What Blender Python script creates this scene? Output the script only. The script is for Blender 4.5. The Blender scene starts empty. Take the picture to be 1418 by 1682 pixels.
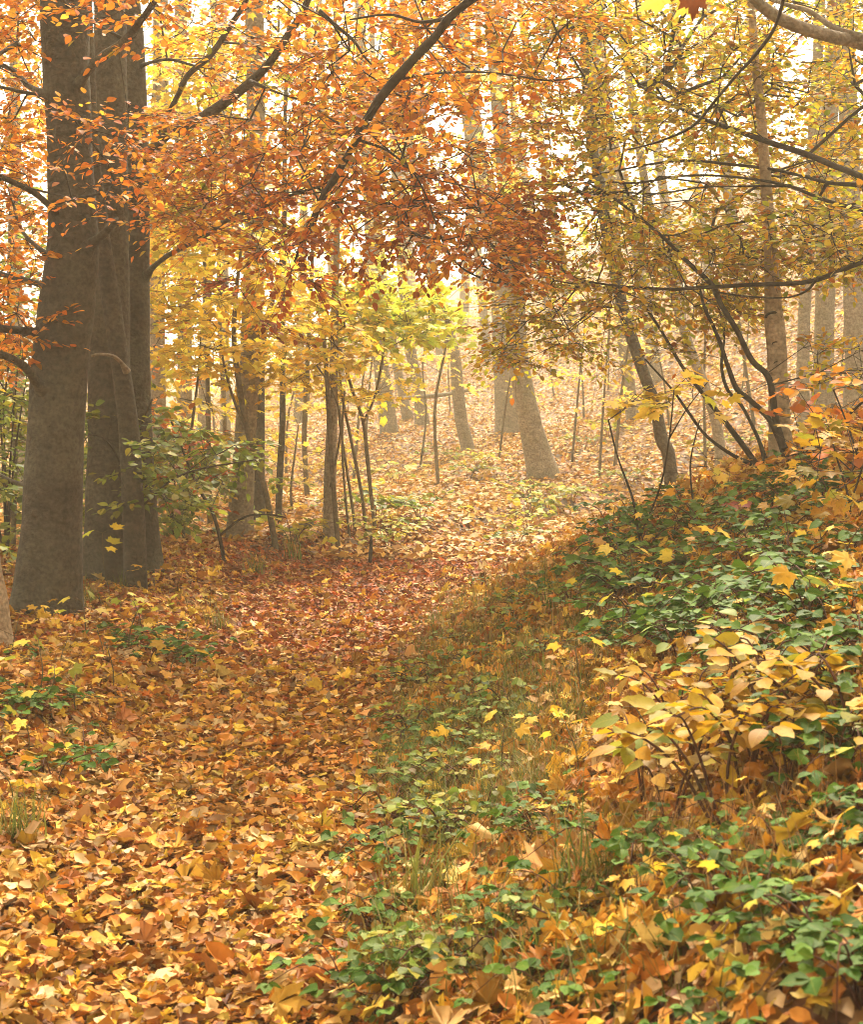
import bpy, math, random
import numpy as np

random.seed(7)
R = np.random.default_rng(11)
C = bpy.context.scene.collection
scene = bpy.context.scene

# ------------------------------------------------------------------ camera
CAM_H = 1.22                       # eye height above the path
F = 2600.0                         # focal length measured in photograph pixels
PITCH = math.atan(171.0 / F)
cam = bpy.data.cameras.new('camera')
cam_o = bpy.data.objects.new('camera', cam)
C.objects.link(cam_o)
cam_o.location = (0, 0, CAM_H)
cam_o.rotation_euler = (math.pi / 2 - PITCH, 0, 0)
cam.sensor_fit = 'VERTICAL'
cam.sensor_height = 36.0
cam.lens = F / 1682.0 * 36.0
cam.clip_start = 0.05
cam.clip_end = 600
cam.dof.use_dof = True
cam.dof.focus_distance = 8.0
cam.dof.aperture_fstop = 11
scene.camera = cam_o

# ------------------------------------------------------------------ light
SUN_EL, SUN_AZ = math.radians(48), math.radians(8)     # azimuth from +Y towards +X
world = bpy.data.worlds.new('World')
scene.world = world
world.use_nodes = True
wn = world.node_tree
bg = wn.nodes['Background']
sky = wn.nodes.new('ShaderNodeTexSky')
sky.sky_type = 'NISHITA'
sky.sun_disc = False
sky.sun_elevation = SUN_EL
sky.sun_rotation = SUN_AZ
sky.air_density = 1.0
sky.dust_density = 4.0
hs = wn.nodes.new('ShaderNodeHueSaturation')
hs.inputs['Saturation'].default_value = 0.25
tint = wn.nodes.new('ShaderNodeMix')
tint.data_type = 'RGBA'
tint.blend_type = 'MULTIPLY'
tint.inputs['Factor'].default_value = 1.0
tint.inputs[7].default_value = (1.0, 0.90, 0.70, 1)
wn.links.new(sky.outputs[0], hs.inputs['Color'])
wn.links.new(hs.outputs[0], tint.inputs[6])
wn.links.new(tint.outputs[2], bg.inputs['Color'])
bg.inputs['Strength'].default_value = 0.08

sun = bpy.data.lights.new('sun', 'SUN')
sun.energy = 1.5
sun.angle = math.radians(11)
sun.color = (1.0, 0.9, 0.74)
sun_o = bpy.data.objects.new('sun', sun)
C.objects.link(sun_o)
sun_o.rotation_euler = (-(math.pi / 2 - SUN_EL), 0, -SUN_AZ)
sun_o.location = (0, 30, 40)

scene.view_settings.view_transform = 'Standard'
scene.view_settings.look = 'None'
scene.view_settings.gamma = 1
scene.view_settings.exposure = 3.1
cy = scene.cycles
cy.max_bounces = 7
cy.diffuse_bounces = 4
cy.glossy_bounces = 2
cy.transmission_bounces = 5
cy.volume_bounces = 2
cy.transparent_max_bounces = 4
cy.use_denoising = True
cy.denoising_prefilter = 'ACCURATE'
cy.pixel_filter_type = 'BLACKMAN_HARRIS'
cy.filter_width = 1.0

HAZE_DENSITY = 0.0035
HAZE_COLOR = (1.0, 0.93, 0.72, 1)

# ------------------------------------------------------------------ pixel <-> place
FWD = np.array([0, math.cos(PITCH), -math.sin(PITCH)])
UP = np.array([0, math.sin(PITCH), math.cos(PITCH)])
CAM = np.array([0, 0, CAM_H])


def ray(px, py):
    d = FWD + UP * (-(py - 841.0) / F)
    d = d + np.array([1.0, 0, 0]) * ((px - 709.0) / F)
    return d / d[1]


def at(px, py, Y):
    return CAM + ray(px, py) * Y


def sp(v, k=1.0):
    v = np.asarray(v, float) / k
    return k * np.where(v > 20, v, np.log1p(np.exp(np.minimum(v, 20))))


def sm(a, b, v):
    t = np.clip((np.asarray(v, float) - a) / (b - a), 0, 1)
    return t * t * (3 - 2 * t)


def edge_r(y):
    return np.interp(y, [-20, 3, 5, 6.6, 8.35, 10.9, 12.7, 15, 18, 25, 40],
                     [-.2, -.2, -.16, -.15, -.06, .21, .65, 1.8, 4.0, 9, 20])


def edge_l(y):
    return np.interp(y, [-20, 3, 5, 6.6, 8.35, 10.9, 12.7, 15, 18, 25, 40],
                     [-1.0, -1.0, -1.15, -1.05, -1.1, -1.3, -.9, .2, 2.2, 7, 18])


def terrain(x, y):
    x = np.asarray(x, float)
    y = np.asarray(y, float)
    e, l = edge_r(y), edge_l(y)
    u = x - e
    ramp = 0.47 * sp(u - .12, .12) - 0.20 * sp(u - 2.6, .4) - 0.2 * sp(u - 6, .6)
    bank = ramp * (1 - sm(9.6, 14.5, y + .15 * np.sin(x * 2.1)))
    v = (y - 17) + 0.8 * np.clip(x, -8, 25)
    hill = .035 * sp(v, 2) + .11 * sp(v - 9, 3)
    hill = hill - .085 * sp(v - 60, 5)
    hill = hill * (1 - .55 * sm(-2, -9, x))
    side = .40 * sp(x - 3.2, .8) * sm(13, 21, y)
    side = side - .34 * sp(x - 14, 2) * sm(13, 21, y)
    left = .09 * sm(0, .5, l - x) - .03 * sp(l - x - 2.2, .5)
    left = np.maximum(left, -.5)
    offp = np.clip(np.maximum(u, l - x) / .5, 0, 1)
    n = (np.sin(x * 3.1 + 1.3) * np.sin(y * 2.3 + .4) * .022 + np.sin(x * 6.3 + y * 4.1) * .012
         + np.sin(x * 1.2 - y * .9 + 2) * .04) * (.3 + .7 * offp)
    n = n + (np.sin(x * .55 + 3) * np.sin(y * .43 + 1) * .18) * sm(14, 24, y)
    return bank + hill + side + left + n - .035 * (1 - offp)


def tnormal(x, y):
    h = .03
    dx = (terrain(x + h, y) - terrain(x - h, y)) / (2 * h)
    dy = (terrain(x, y + h) - terrain(x, y - h)) / (2 * h)
    n = np.stack([-dx, -dy, np.ones_like(dx)], -1)
    return n / np.linalg.norm(n, axis=-1, keepdims=True)


def ground_at(px, py, ymin=2.0):
    r = ray(px, py)
    Y = np.arange(ymin, 110, .02)
    P = CAM[None] + r[None] * Y[:, None]
    below = P[:, 2] < terrain(P[:, 0], P[:, 1])
    i = int(np.argmax(below)) if below.any() else len(Y) - 1
    p = P[i].copy()
    p[2] = float(terrain(p[0], p[1]))
    return p


# ------------------------------------------------------------------ materials
def mat_new(name):
    m = bpy.data.materials.new(name)
    m.use_nodes = True
    nt = m.node_tree
    nt.nodes.clear()
    return m, nt, nt.nodes.new, nt.links.new


def ramp_of(nt, cols, interp='LINEAR'):
    r = nt.nodes.new('ShaderNodeValToRGB')
    cr = r.color_ramp
    cr.interpolation = interp
    n = len(cols)
    while len(cr.elements) < n:
        cr.elements.new(.5)
    for i, c in enumerate(cols):
        cr.elements[i].position = i / max(1, n - 1) if interp != 'CONSTANT' else i / n
        cr.elements[i].color = (*c, 1)
    return r


def leaf_mat(name, cols, transl=.4, noise_amt=.3, noise_scale=1.3, rough=.55, spec=.15, vein=.0, spots=.35):
    m, nt, N, L = mat_new(name)
    geo = N('ShaderNodeNewGeometry')
    tc = N('ShaderNodeTexCoord')
    nz = N('ShaderNodeTexNoise')
    nz.inputs['Scale'].default_value = noise_scale
    nz.inputs['Detail'].default_value = 2
    L(geo.outputs['Position'], nz.inputs['Vector'])
    mr = N('ShaderNodeMapRange')
    mr.inputs[1].default_value = .3
    mr.inputs[2].default_value = .7
    L(nz.outputs['Fac'], mr.inputs[0])
    mx = N('ShaderNodeMix')
    mx.data_type = 'FLOAT'
    mx.inputs['Factor'].default_value = noise_amt
    L(geo.outputs['Random Per Island'], mx.inputs[2])
    L(mr.outputs[0], mx.inputs[3])
    r = ramp_of(nt, cols)
    L(mx.outputs[0], r.inputs['Fac'])
    # value jitter from the same island number
    mul = N('ShaderNodeMath')
    mul.operation = 'MULTIPLY'
    mul.inputs[1].default_value = 37.7
    L(geo.outputs['Random Per Island'], mul.inputs[0])
    fr = N('ShaderNodeMath')
    fr.operation = 'FRACT'
    L(mul.outputs[0], fr.inputs[0])
    vr = N('ShaderNodeMapRange')
    vr.inputs[3].default_value = .5
    vr.inputs[4].default_value = 1.4
    L(fr.outputs[0], vr.inputs[0])
    hsv = N('ShaderNodeHueSaturation')
    L(r.outputs['Color'], hsv.inputs['Color'])
    L(vr.outputs[0], hsv.inputs['Value'])
    col = hsv.outputs[0]
    # blotches of age on the blade
    sn = N('ShaderNodeTexNoise')
    sn.inputs['Scale'].default_value = 60
    sn.inputs['Detail'].default_value = 3
    L(geo.outputs['Position'], sn.inputs['Vector'])
    sr = N('ShaderNodeMapRange')
    sr.inputs[1].default_value = .52
    sr.inputs[2].default_value = .72
    sr.inputs[4].default_value = spots
    L(sn.outputs['Fac'], sr.inputs[0])
    sx = N('ShaderNodeMix')
    sx.data_type = 'RGBA'
    sx.blend_type = 'MULTIPLY'
    sx.inputs[7].default_value = (.45, .3, .2, 1)
    L(sr.outputs[0], sx.inputs['Factor'])
    L(col, sx.inputs[6])
    col = sx.outputs[2]
    if vein > 0:
        uvn = N('ShaderNodeUVMap')
        sep = N('ShaderNodeSeparateXYZ')
        L(uvn.outputs[0], sep.inputs[0])
        ab = N('ShaderNodeMath')
        ab.operation = 'ABSOLUTE'
        L(sep.outputs['X'], ab.inputs[0])
        # side veins: stripes in (y - .8|x|)
        ma = N('ShaderNodeMath')
        ma.operation = 'MULTIPLY_ADD'
        ma.inputs[1].default_value = -.8
        L(ab.outputs[0], ma.inputs[0])
        L(sep.outputs['Y'], ma.inputs[2])
        sc = N('ShaderNodeMath')
        sc.operation = 'MULTIPLY'
        sc.inputs[1].default_value = 9
        L(ma.outputs[0], sc.inputs[0])
        f2 = N('ShaderNodeMath')
        f2.operation = 'FRACT'
        L(sc.outputs[0], f2.inputs[0])
        c2 = N('ShaderNodeMath')
        c2.operation = 'COMPARE'
        c2.inputs[1].default_value = .5
        c2.inputs[2].default_value = .09
        L(f2.outputs[0], c2.inputs[0])
        c1 = N('ShaderNodeMath')
        c1.operation = 'LESS_THAN'
        c1.inputs[1].default_value = .022
        L(ab.outputs[0], c1.inputs[0])
        mxx = N('ShaderNodeMath')
        mxx.operation = 'MAXIMUM'
        L(c1.outputs[0], mxx.inputs[0])
        L(c2.outputs[0], mxx.inputs[1])
        am = N('ShaderNodeMath')
        am.operation = 'MULTIPLY'
        am.inputs[1].default_value = vein
        L(mxx.outputs[0], am.inputs[0])
        vx = N('ShaderNodeMix')
        vx.data_type = 'RGBA'
        vx.inputs[7].default_value = (.5, .42, .08, 1)
        L(am.outputs[0], vx.inputs['Factor'])
        L(col, vx.inputs[6])
        col = vx.outputs[2]
    p = N('ShaderNodeBsdfPrincipled')
    p.inputs['Roughness'].default_value = rough
    p.inputs['Specular IOR Level'].default_value = spec
    L(col, p.inputs['Base Color'])
    t = N('ShaderNodeBsdfTranslucent')
    L(col, t.inputs['Color'])
    ms = N('ShaderNodeMixShader')
    ms.inputs[0].default_value = transl
    L(p.outputs[0], ms.inputs[1])
    L(t.outputs[0], ms.inputs[2])
    out = N('ShaderNodeOutputMaterial')
    L(ms.outputs[0], out.inputs['Surface'])
    return m


def bark_mat(name, c1, c2, moss=(.07, .075, .03), moss_amt=.4, bump=.8, ring=24, rough=.85):
    m, nt, N, L = mat_new(name)
    geo = N('ShaderNodeNewGeometry')
    mp = N('ShaderNodeMapping')
    mp.inputs['Scale'].default_value = (11, 11, ring)
    L(geo.outputs['Position'], mp.inputs['Vector'])
    n1 = N('ShaderNodeTexNoise')
    n1.inputs['Scale'].default_value = 1.0
    n1.inputs['Detail'].default_value = 9
    n1.inputs['Roughness'].default_value = .65
    L(mp.outputs[0], n1.inputs['Vector'])
    n2 = N('ShaderNodeTexNoise')
    n2.inputs['Scale'].default_value = 3.2
    n2.inputs['Detail'].default_value = 6
    L(geo.outputs['Position'], n2.inputs['Vector'])
    n3 = N('ShaderNodeTexNoise')
    n3.inputs['Scale'].default_value = 45
    n3.inputs['Detail'].default_value = 4
    L(geo.outputs['Position'], n3.inputs['Vector'])
    r = ramp_of(nt, [c1, c2])
    r.color_ramp.elements[0].position = .34
    r.color_ramp.elements[1].position = .66
    L(n1.outputs['Fac'], r.inputs['Fac'])
    mr = N('ShaderNodeMapRange')
    mr.inputs[1].default_value = .45
    mr.inputs[2].default_value = .68
    mr.inputs[4].default_value = moss_amt
    L(n2.outputs['Fac'], mr.inputs[0])
    mx = N('ShaderNodeMix')
    mx.data_type = 'RGBA'
    mx.inputs[7].default_value = (*moss, 1)
    L(mr.outputs[0], mx.inputs['Factor'])
    L(r.outputs[0], mx.inputs[6])
    # fine flecks
    m3 = N('ShaderNodeMapRange')
    m3.inputs[1].default_value = .35
    m3.inputs[2].default_value = .65
    m3.inputs[3].default_value = .72
    m3.inputs[4].default_value = 1.25
    L(n3.outputs['Fac'], m3.inputs[0])
    hsv = N('ShaderNodeHueSaturation')
    L(mx.outputs[2], hsv.inputs['Color'])
    L(m3.outputs[0], hsv.inputs['Value'])
    ad = N('ShaderNodeMath')
    ad.operation = 'ADD'
    L(n1.outputs['Fac'], ad.inputs[0])
    L(n3.outputs['Fac'], ad.inputs[1])
    b = N('ShaderNodeBump')
    b.inputs['Strength'].default_value = bump
    b.inputs['Distance'].default_value = .02
    L(ad.outputs[0], b.inputs['Height'])
    p = N('ShaderNodeBsdfPrincipled')
    p.inputs['Roughness'].default_value = rough
    p.inputs['Specular IOR Level'].default_value = .2
    L(hsv.outputs[0], p.inputs['Base Color'])
    L(b.outputs[0], p.inputs['Normal'])
    out = N('ShaderNodeOutputMaterial')
    L(p.outputs[0], out.inputs['Surface'])
    return m


def ground_mat():
    m, nt, N, L = mat_new('forest_floor')
    geo = N('ShaderNodeNewGeometry')
    v = N('ShaderNodeTexVoronoi')
    v.inputs['Scale'].default_value = 17
    v.inputs['Randomness'].default_value = 1
    dn = N('ShaderNodeTexNoise')
    dn.inputs['Scale'].default_value = 25
    L(geo.outputs['Position'], dn.inputs['Vector'])
    dm = N('ShaderNodeMix')
    dm.data_type = 'RGBA'
    dm.blend_type = 'LINEAR_LIGHT'
    dm.inputs['Factor'].default_value = .03
    L(geo.outputs['Position'], dm.inputs[6])
    L(dn.outputs['Color'], dm.inputs[7])
    L(dm.outputs[2], v.inputs['Vector'])
    sep = N('ShaderNodeSeparateColor')
    L(v.outputs['Color'], sep.inputs[0])
    r = ramp_of(nt, [(.035, .02, .01), (.11, .042, .014), (.19, .075, .02), (.10, .045, .018), (.28, .14, .045), (.33, .19, .06)])
    L(sep.outputs[0], r.inputs['Fac'])
    n2 = N('ShaderNodeTexNoise')
    n2.inputs['Scale'].default_value = 2.2
    n2.inputs['Detail'].default_value = 7
    L(geo.outputs['Position'], n2.inputs['Vector'])
    mr = N('ShaderNodeMapRange')
    mr.inputs[1].default_value = .46
    mr.inputs[2].default_value = .66
    mr.inputs[4].default_value = .8
    L(n2.outputs['Fac'], mr.inputs[0])
    mx = N('ShaderNodeMix')
    mx.data_type = 'RGBA'
    mx.inputs[7].default_value = (.035, .022, .012, 1)
    L(mr.outputs[0], mx.inputs['Factor'])
    L(r.outputs[0], mx.inputs[6])
    b = N('ShaderNodeBump')
    b.inputs['Strength'].default_value = .8
    b.inputs['Distance'].default_value = .03
    L(sep.outputs[1], b.inputs['Height'])
    p = N('ShaderNodeBsdfPrincipled')
    p.inputs['Roughness'].default_value = .8
    p.inputs['Specular IOR Level'].default_value = .2
    L(mx.outputs[2], p.inputs['Base Color'])
    L(b.outputs[0], p.inputs['Normal'])
    out = N('ShaderNodeOutputMaterial')
    L(p.outputs[0], out.inputs['Surface'])
    return m


M = {}
M['ground'] = ground_mat()
M['beech_bark'] = bark_mat('beech_bark', (.040, .033, .023), (.076, .064, .045), moss=(.11, .108, .072), moss_amt=.55)
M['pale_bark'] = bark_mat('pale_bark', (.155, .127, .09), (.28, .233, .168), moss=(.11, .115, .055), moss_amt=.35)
M['snag_bark'] = bark_mat('snag_bark', (.28, .205, .125), (.44, .34, .22), moss_amt=.35)
M['twig_bark'] = bark_mat('twig_bark', (.020, .013, .009), (.045, .031, .021), moss_amt=.25, bump=.2)
M['sapling_bark'] = bark_mat('sapling_bark', (.09, .07, .045), (.15, .12, .075), moss_amt=.4, bump=.2)
M['log_bark'] = bark_mat('log_bark', (.04, .03, .02), (.1, .075, .05), moss=(.05, .07, .02), moss_amt=.6)
M['stem_green'] = bark_mat('stem_green', (.07, .06, .025), (.12, .09, .04), moss_amt=.4, bump=.1)
M['stem_red'] = bark_mat('stem_red', (.06, .02, .012), (.1, .04, .02), moss_amt=.2, bump=.1)
M['beech_orange'] = leaf_mat('beech_orange', [(.24, .055, .009), (.56, .15, .014), (.70, .30, .025), (.40, .10, .012), (.74, .44, .045), (.62, .19, .016), (.50, .13, .014), (.34, .30, .03), (.66, .24, .02)], transl=.5, noise_amt=.4)
M['beech_rust'] = leaf_mat('beech_rust', [(.16, .04, .008), (.36, .08, .012), (.46, .12, .014), (.28, .06, .01), (.55, .2, .02), (.6, .34, .03)], transl=.45, noise_amt=.35)
M['beech_mixed'] = leaf_mat('beech_mixed', [(.46, .12, .012), (.30, .34, .024), (.62, .23, .016), (.54, .50, .04), (.40, .10, .012), (.66, .49, .04), (.24, .33, .026), (.60, .36, .024), (.40, .45, .03), (.50, .13, .012)], transl=.5, noise_amt=.3)
M['beech_green'] = leaf_mat('beech_green', [(.08, .14, .02), (.14, .21, .03), (.22, .28, .035), (.34, .30, .03), (.11, .17, .025), (.5, .2, .02)], transl=.4)
M['maple_yellow'] = leaf_mat('maple_yellow', [(.72, .46, .03), (.80, .60, .05), (.70, .40, .025), (.80, .62, .10), (.62, .60, .05), (.72, .34, .025)], transl=.5, spots=.25)
M['maple_lime'] = leaf_mat('maple_lime', [(.38, .50, .05), (.56, .60, .06), (.78, .62, .06), (.32, .44, .05), (.76, .56, .05)], transl=.5, spots=.2)
M['maple_pale'] = leaf_mat('maple_pale', [(.74, .54, .10), (.78, .62, .14), (.74, .44, .07), (.62, .58, .10), (.74, .38, .05)], transl=.5, spots=.2)
M['shrub_yellow'] = leaf_mat('shrub_yellow', [(.50, .30, .012), (.58, .37, .016), (.46, .22, .010), (.52, .30, .02), (.30, .32, .02), (.55, .35, .016)], transl=.4, vein=.16, spots=.45)
M['bramble_green'] = leaf_mat('bramble_green', [(.022, .070, .006), (.045, .125, .010), (.03, .095, .008), (.085, .175, .014), (.04, .105, .010), (.15, .23, .02)], transl=.22, rough=.6, spec=.08, vein=.16, spots=.2)
M['light_green'] = leaf_mat('light_green', [(.13, .24, .05), (.2, .3, .06), (.28, .34, .06), (.12, .22, .06)], transl=.35, vein=.2, spots=.1)
M['maple_ground'] = leaf_mat('maple_ground', [(.56, .33, .025), (.66, .44, .035), (.58, .28, .022), (.64, .44, .06), (.50, .42, .04), (.56, .22, .02)], transl=.4, vein=.08, spots=.4)
M['lime_ground'] = leaf_mat('lime_ground', [(.26, .34, .04), (.40, .42, .045), (.60, .44, .045), (.22, .30, .035)], transl=.4, vein=.08, spots=.3)
M['brown_leaf'] = leaf_mat('brown_leaf', [(.12, .035, .010), (.17, .05, .014)], transl=.25)
M['red_leaf'] = leaf_mat('red_leaf', [(.36, .06, .03), (.45, .12, .05), (.3, .05, .03)], transl=.4)
M['litter_beech'] = leaf_mat('litter_beech', [(.09, .03, .010), (.46, .15, .014), (.58, .25, .03), (.22, .06, .012), (.64, .38, .07), (.50, .17, .018), (.74, .56, .26), (.15, .045, .014), (.68, .46, .05), (.34, .11, .016), (.58, .28, .05), (.70, .46, .15)], transl=.15, noise_amt=.2, noise_scale=.8, rough=.6, spec=.12)
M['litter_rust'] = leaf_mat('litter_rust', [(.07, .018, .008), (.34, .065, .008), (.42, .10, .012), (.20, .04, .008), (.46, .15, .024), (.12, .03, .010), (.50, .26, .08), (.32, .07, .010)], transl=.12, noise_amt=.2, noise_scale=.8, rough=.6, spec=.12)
M['litter_maple'] = leaf_mat('litter_maple', [(.54, .19, .02), (.66, .42, .04), (.22, .06, .014), (.62, .29, .04), (.72, .52, .05), (.74, .52, .25), (.42, .12, .016), (.68, .43, .035), (.34, .10, .016), (.64, .38, .13), (.56, .18, .018)], transl=.18, noise_amt=.2, noise_scale=1.1, rough=.6, spec=.12, vein=.0)
M['litter_bank'] = leaf_mat('litter_bank', [(.12, .04, .012), (.50, .18, .016), (.60, .30, .025), (.24, .07, .012), (.66, .42, .05), (.40, .12, .014), (.70, .48, .05), (.66, .46, .18), (.54, .20, .018), (.16, .06, .015)], transl=.18, noise_amt=.2, noise_scale=1.1, rough=.6, spec=.12)
M['litter_far'] = leaf_mat('litter_far', [(.18, .06, .012), (.44, .18, .025), (.58, .32, .06), (.28, .09, .018), (.62, .42, .10), (.48, .22, .03), (.52, .38, .06)], transl=.15, noise_amt=.25, noise_scale=.5)
M['grass_green'] = leaf_mat('grass_green', [(.06, .11, .018), (.11, .16, .026), (.18, .18, .032), (.26, .20, .05), (.08, .13, .02)], transl=.3, spots=0)
M['grass_dry'] = leaf_mat('grass_dry', [(.26, .12, .04), (.36, .2, .06), (.22, .09, .03), (.42, .28, .1)], transl=.3, spots=0)


# ------------------------------------------------------------------ mesh helpers
class Mesh:
    def __init__(self):
        self.v, self.f, self.uv, self.n = [], [], [], 0

    def add(self, verts, faces, uvs=None):
        """verts (N,3); faces a list of int arrays (M,k)."""
        verts = np.asarray(verts, float).reshape(-1, 3)
        self.v.append(verts)
        self.uv.append(np.zeros((len(verts), 2)) if uvs is None else uvs)
        for f in faces:
            f = np.asarray(f, int)
            if f.size:
                self.f.append(f + self.n)
        self.n += len(verts)

    def build(self, name, mat, parent=None, smooth=True, label=None):
        v = np.concatenate(self.v) if self.v else np.zeros((0, 3))
        uv = np.concatenate(self.uv) if self.uv else np.zeros((0, 2))
        org = np.array(parent.location) if parent is not None else np.zeros(3)
        if parent is not None and parent.parent is not None:
            org = np.array(parent.parent.location)
        me = bpy.data.meshes.new(name)
        me.vertices.add(len(v))
        me.vertices.foreach_set('co', (v - org).astype(np.float32).ravel())
        idx = np.concatenate([f.ravel() for f in self.f])
        tot = np.concatenate([np.full(len(f), f.shape[1]) for f in self.f])
        start = np.concatenate([[0], np.cumsum(tot)[:-1]])
        me.loops.add(len(idx))
        me.loops.foreach_set('vertex_index', idx.astype(np.int32))
        me.polygons.add(len(tot))
        me.polygons.foreach_set('loop_start', start.astype(np.int32))
        if smooth:
            me.polygons.foreach_set('use_smooth', np.ones(len(tot), bool))
        ul = me.uv_layers.new(name='UVMap')
        ul.data.foreach_set('uv', uv[idx].astype(np.float32).ravel())
        me.materials.append(mat)
        me.update(calc_edges=True)
        o = bpy.data.objects.new(name, me)
        C.objects.link(o)
        if parent is not None:
            o.parent = parent
        if label:
            o['label'] = label
        return o


def thing(name, loc, label, cat, group=None):
    o = bpy.data.objects.new(name, None)
    o.empty_display_size = .1
    C.objects.link(o)
    o.location = [float(c) for c in loc]
    o['label'] = label
    o['category'] = cat
    if group:
        o['group'] = group
    return o


def unit(a):
    return a / np.maximum(np.linalg.norm(a, axis=-1, keepdims=True), 1e-9)


def catmull(P, n):
    P = np.asarray(P, float)
    if len(P) < 3:
        t = np.linspace(0, 1, n)[:, None]
        return P[0] * (1 - t) + P[-1] * t
    Q = np.vstack([2 * P[0] - P[1], P, 2 * P[-1] - P[-2]])
    seg = len(P) - 1
    out = []
    for s in np.linspace(0, seg, n):
        i = min(int(s), seg - 1)
        t = s - i
        p0, p1, p2, p3 = Q[i:i + 4]
        out.append(.5 * (2 * p1 + (p2 - p0) * t + (2 * p0 - 5 * p1 + 4 * p2 - p3) * t * t + (3 * p1 - p0 - 3 * p2 + p3) * t ** 3))
    return np.array(out)


def tube(m, P, rad, sides=8, n=None, lump=.0, cap=True, flare=0.0, flute=0):
    """a swept tube through P (k,3) with radii rad (k)"""
    P = np.asarray(P, float)
    rad = np.asarray(rad, float)
    n = n or max(4, len(P) * 4)
    pr = catmull(np.column_stack([P, rad]), n)
    pts, rr = pr[:, :3], np.maximum(pr[:, 3], .0006)
    T = unit(np.gradient(pts, axis=0))
    ref = np.array([1.0, 0, 0]) if abs(T[0][0]) < .8 else np.array([0, 1.0, 0])
    N0 = unit(ref - T[0] * ref.dot(T[0]))
    ph = random.random() * 6.28
    rings = []
    for i in range(n):
        N0 = unit(N0 - T[i] * N0.dot(T[i]))
        B = np.cross(T[i], N0)
        a = np.linspace(0, 2 * np.pi, sides, endpoint=False)
        r = rr[i] * np.ones(sides)
        if lump:
            r = r * (1 + lump * (np.sin(2 * a + ph + i * .21) * .6 + np.sin(3 * a - i * .33 + ph * 2) * .4 + math.sin(i * .9 + ph) * .25 + np.sin(5 * a + i * .7) * .2))
        if flare and i < n * .4:
            k = math.exp(-i / (n * .05)) * flare
            r = r * (1 + k * (1 + .55 * np.cos((flute or 5) * a + ph)))
        rings.append(pts[i] + (np.cos(a)[:, None] * N0 + np.sin(a)[:, None] * B) * r[:, None])
    V = np.concatenate(rings)
    i = np.arange(n - 1)[:, None] * sides
    j = np.arange(sides)[None]
    j2 = (j + 1) % sides
    q = np.stack([i + j, i + j2, i + sides + j2, i + sides + j], -1).reshape(-1, 4)
    fs = [q]
    if cap:
        V = np.vstack([V, pts[-1] + T[-1] * rr[-1] * .3, pts[0]])
        k = len(V)
        b = (n - 1) * sides
        jj = np.arange(sides)
        fs.append(np.stack([b + jj, b + (jj + 1) % sides, np.full(sides, k - 2)], -1))
        fs.append(np.stack([(jj + 1) % sides, jj, np.full(sides, k - 1)], -1))
    m.add(V, fs)
    return pts, rr


def segs(m, A, B, ra, rb, sides=4):
    """many thin straight twig pieces at once"""
    A, B = np.asarray(A, float), np.asarray(B, float)
    if len(A) == 0:
        return
    T = unit(B - A)
    ref = np.where(np.abs(T[:, 2:3]) < .9, np.array([[0, 0, 1.0]]), np.array([[1.0, 0, 0]]))
    X = unit(np.cross(T, ref))
    Y = np.cross(T, X)
    a = np.linspace(0, 2 * np.pi, sides, endpoint=False)
    off = np.cos(a)[None, :, None] * X[:, None] + np.sin(a)[None, :, None] * Y[:, None]
    va = A[:, None] + off * np.asarray(ra)[:, None, None]
    vb = (B + T * np.asarray(rb)[:, None] * .6)[:, None] + off * np.asarray(rb)[:, None, None]
    V = np.concatenate([va, vb], 1).reshape(-1, 3)
    base = (np.arange(len(A)) * 2 * sides)[:, None]
    j = np.arange(sides)[None]
    j2 = (j + 1) % sides
    q = np.stack([base + j, base + j2, base + sides + j2, base + sides + j], -1).reshape(-1, 4)
    m.add(V, [q])


# leaf templates: (verts, [faces]) with y from base to tip, length 1
def t_oval(w=.56, curl=.0, fold=.2, n=3, wave=0.0):
    ys = np.linspace(0, 1, n + 2)
    V = [(0, 0, 0)]
    for i in range(1, n + 1):
        y = ys[i]
        hw = w / 2 * (math.sin(math.pi * y ** .85)) ** .8
        z = -curl * y * y
        zz = z + fold * hw + wave * (1 if i % 2 else -1) * .05
        V += [(-hw, y - .03, zz), (0, y, z), (hw, y - .03, zz)]
    V.append((0, 1, -curl))
    q, t = [], []
    t += [(0, 2, 1), (0, 3, 2)]
    for i in range(n - 1):
        a = 1 + 3 * i
        q += [(a, a + 1, a + 4, a + 3), (a + 1, a + 2, a + 5, a + 4)]
    a = 1 + 3 * (n - 1)
    k = len(V) - 1
    t += [(a, a + 1, k), (a + 1, a + 2, k)]
    return np.array(V, float), [np.array(t), np.array(q).reshape(-1, 4)]


def t_serrate(w=.72, curl=.1, fold=.2):
    V, F_ = t_oval(w, curl, fold, 5)
    V[1::3][:, 0] *= 1
    for i in range(1, 16, 3):
        s = 1.10 if ((i // 3) % 2) else .93
        V[i, 0] *= s
        V[i + 2, 0] *= s
    return V, F_


def t_rhomb(w=.6, curl=.1, fold=.15):
    V = np.array([(0, 0, 0), (w / 2, .5, fold * w / 2), (0, 1, -curl), (-w / 2, .5, fold * w / 2)], float)
    return V, [np.array([(0, 1, 2), (0, 2, 3)])]


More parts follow.
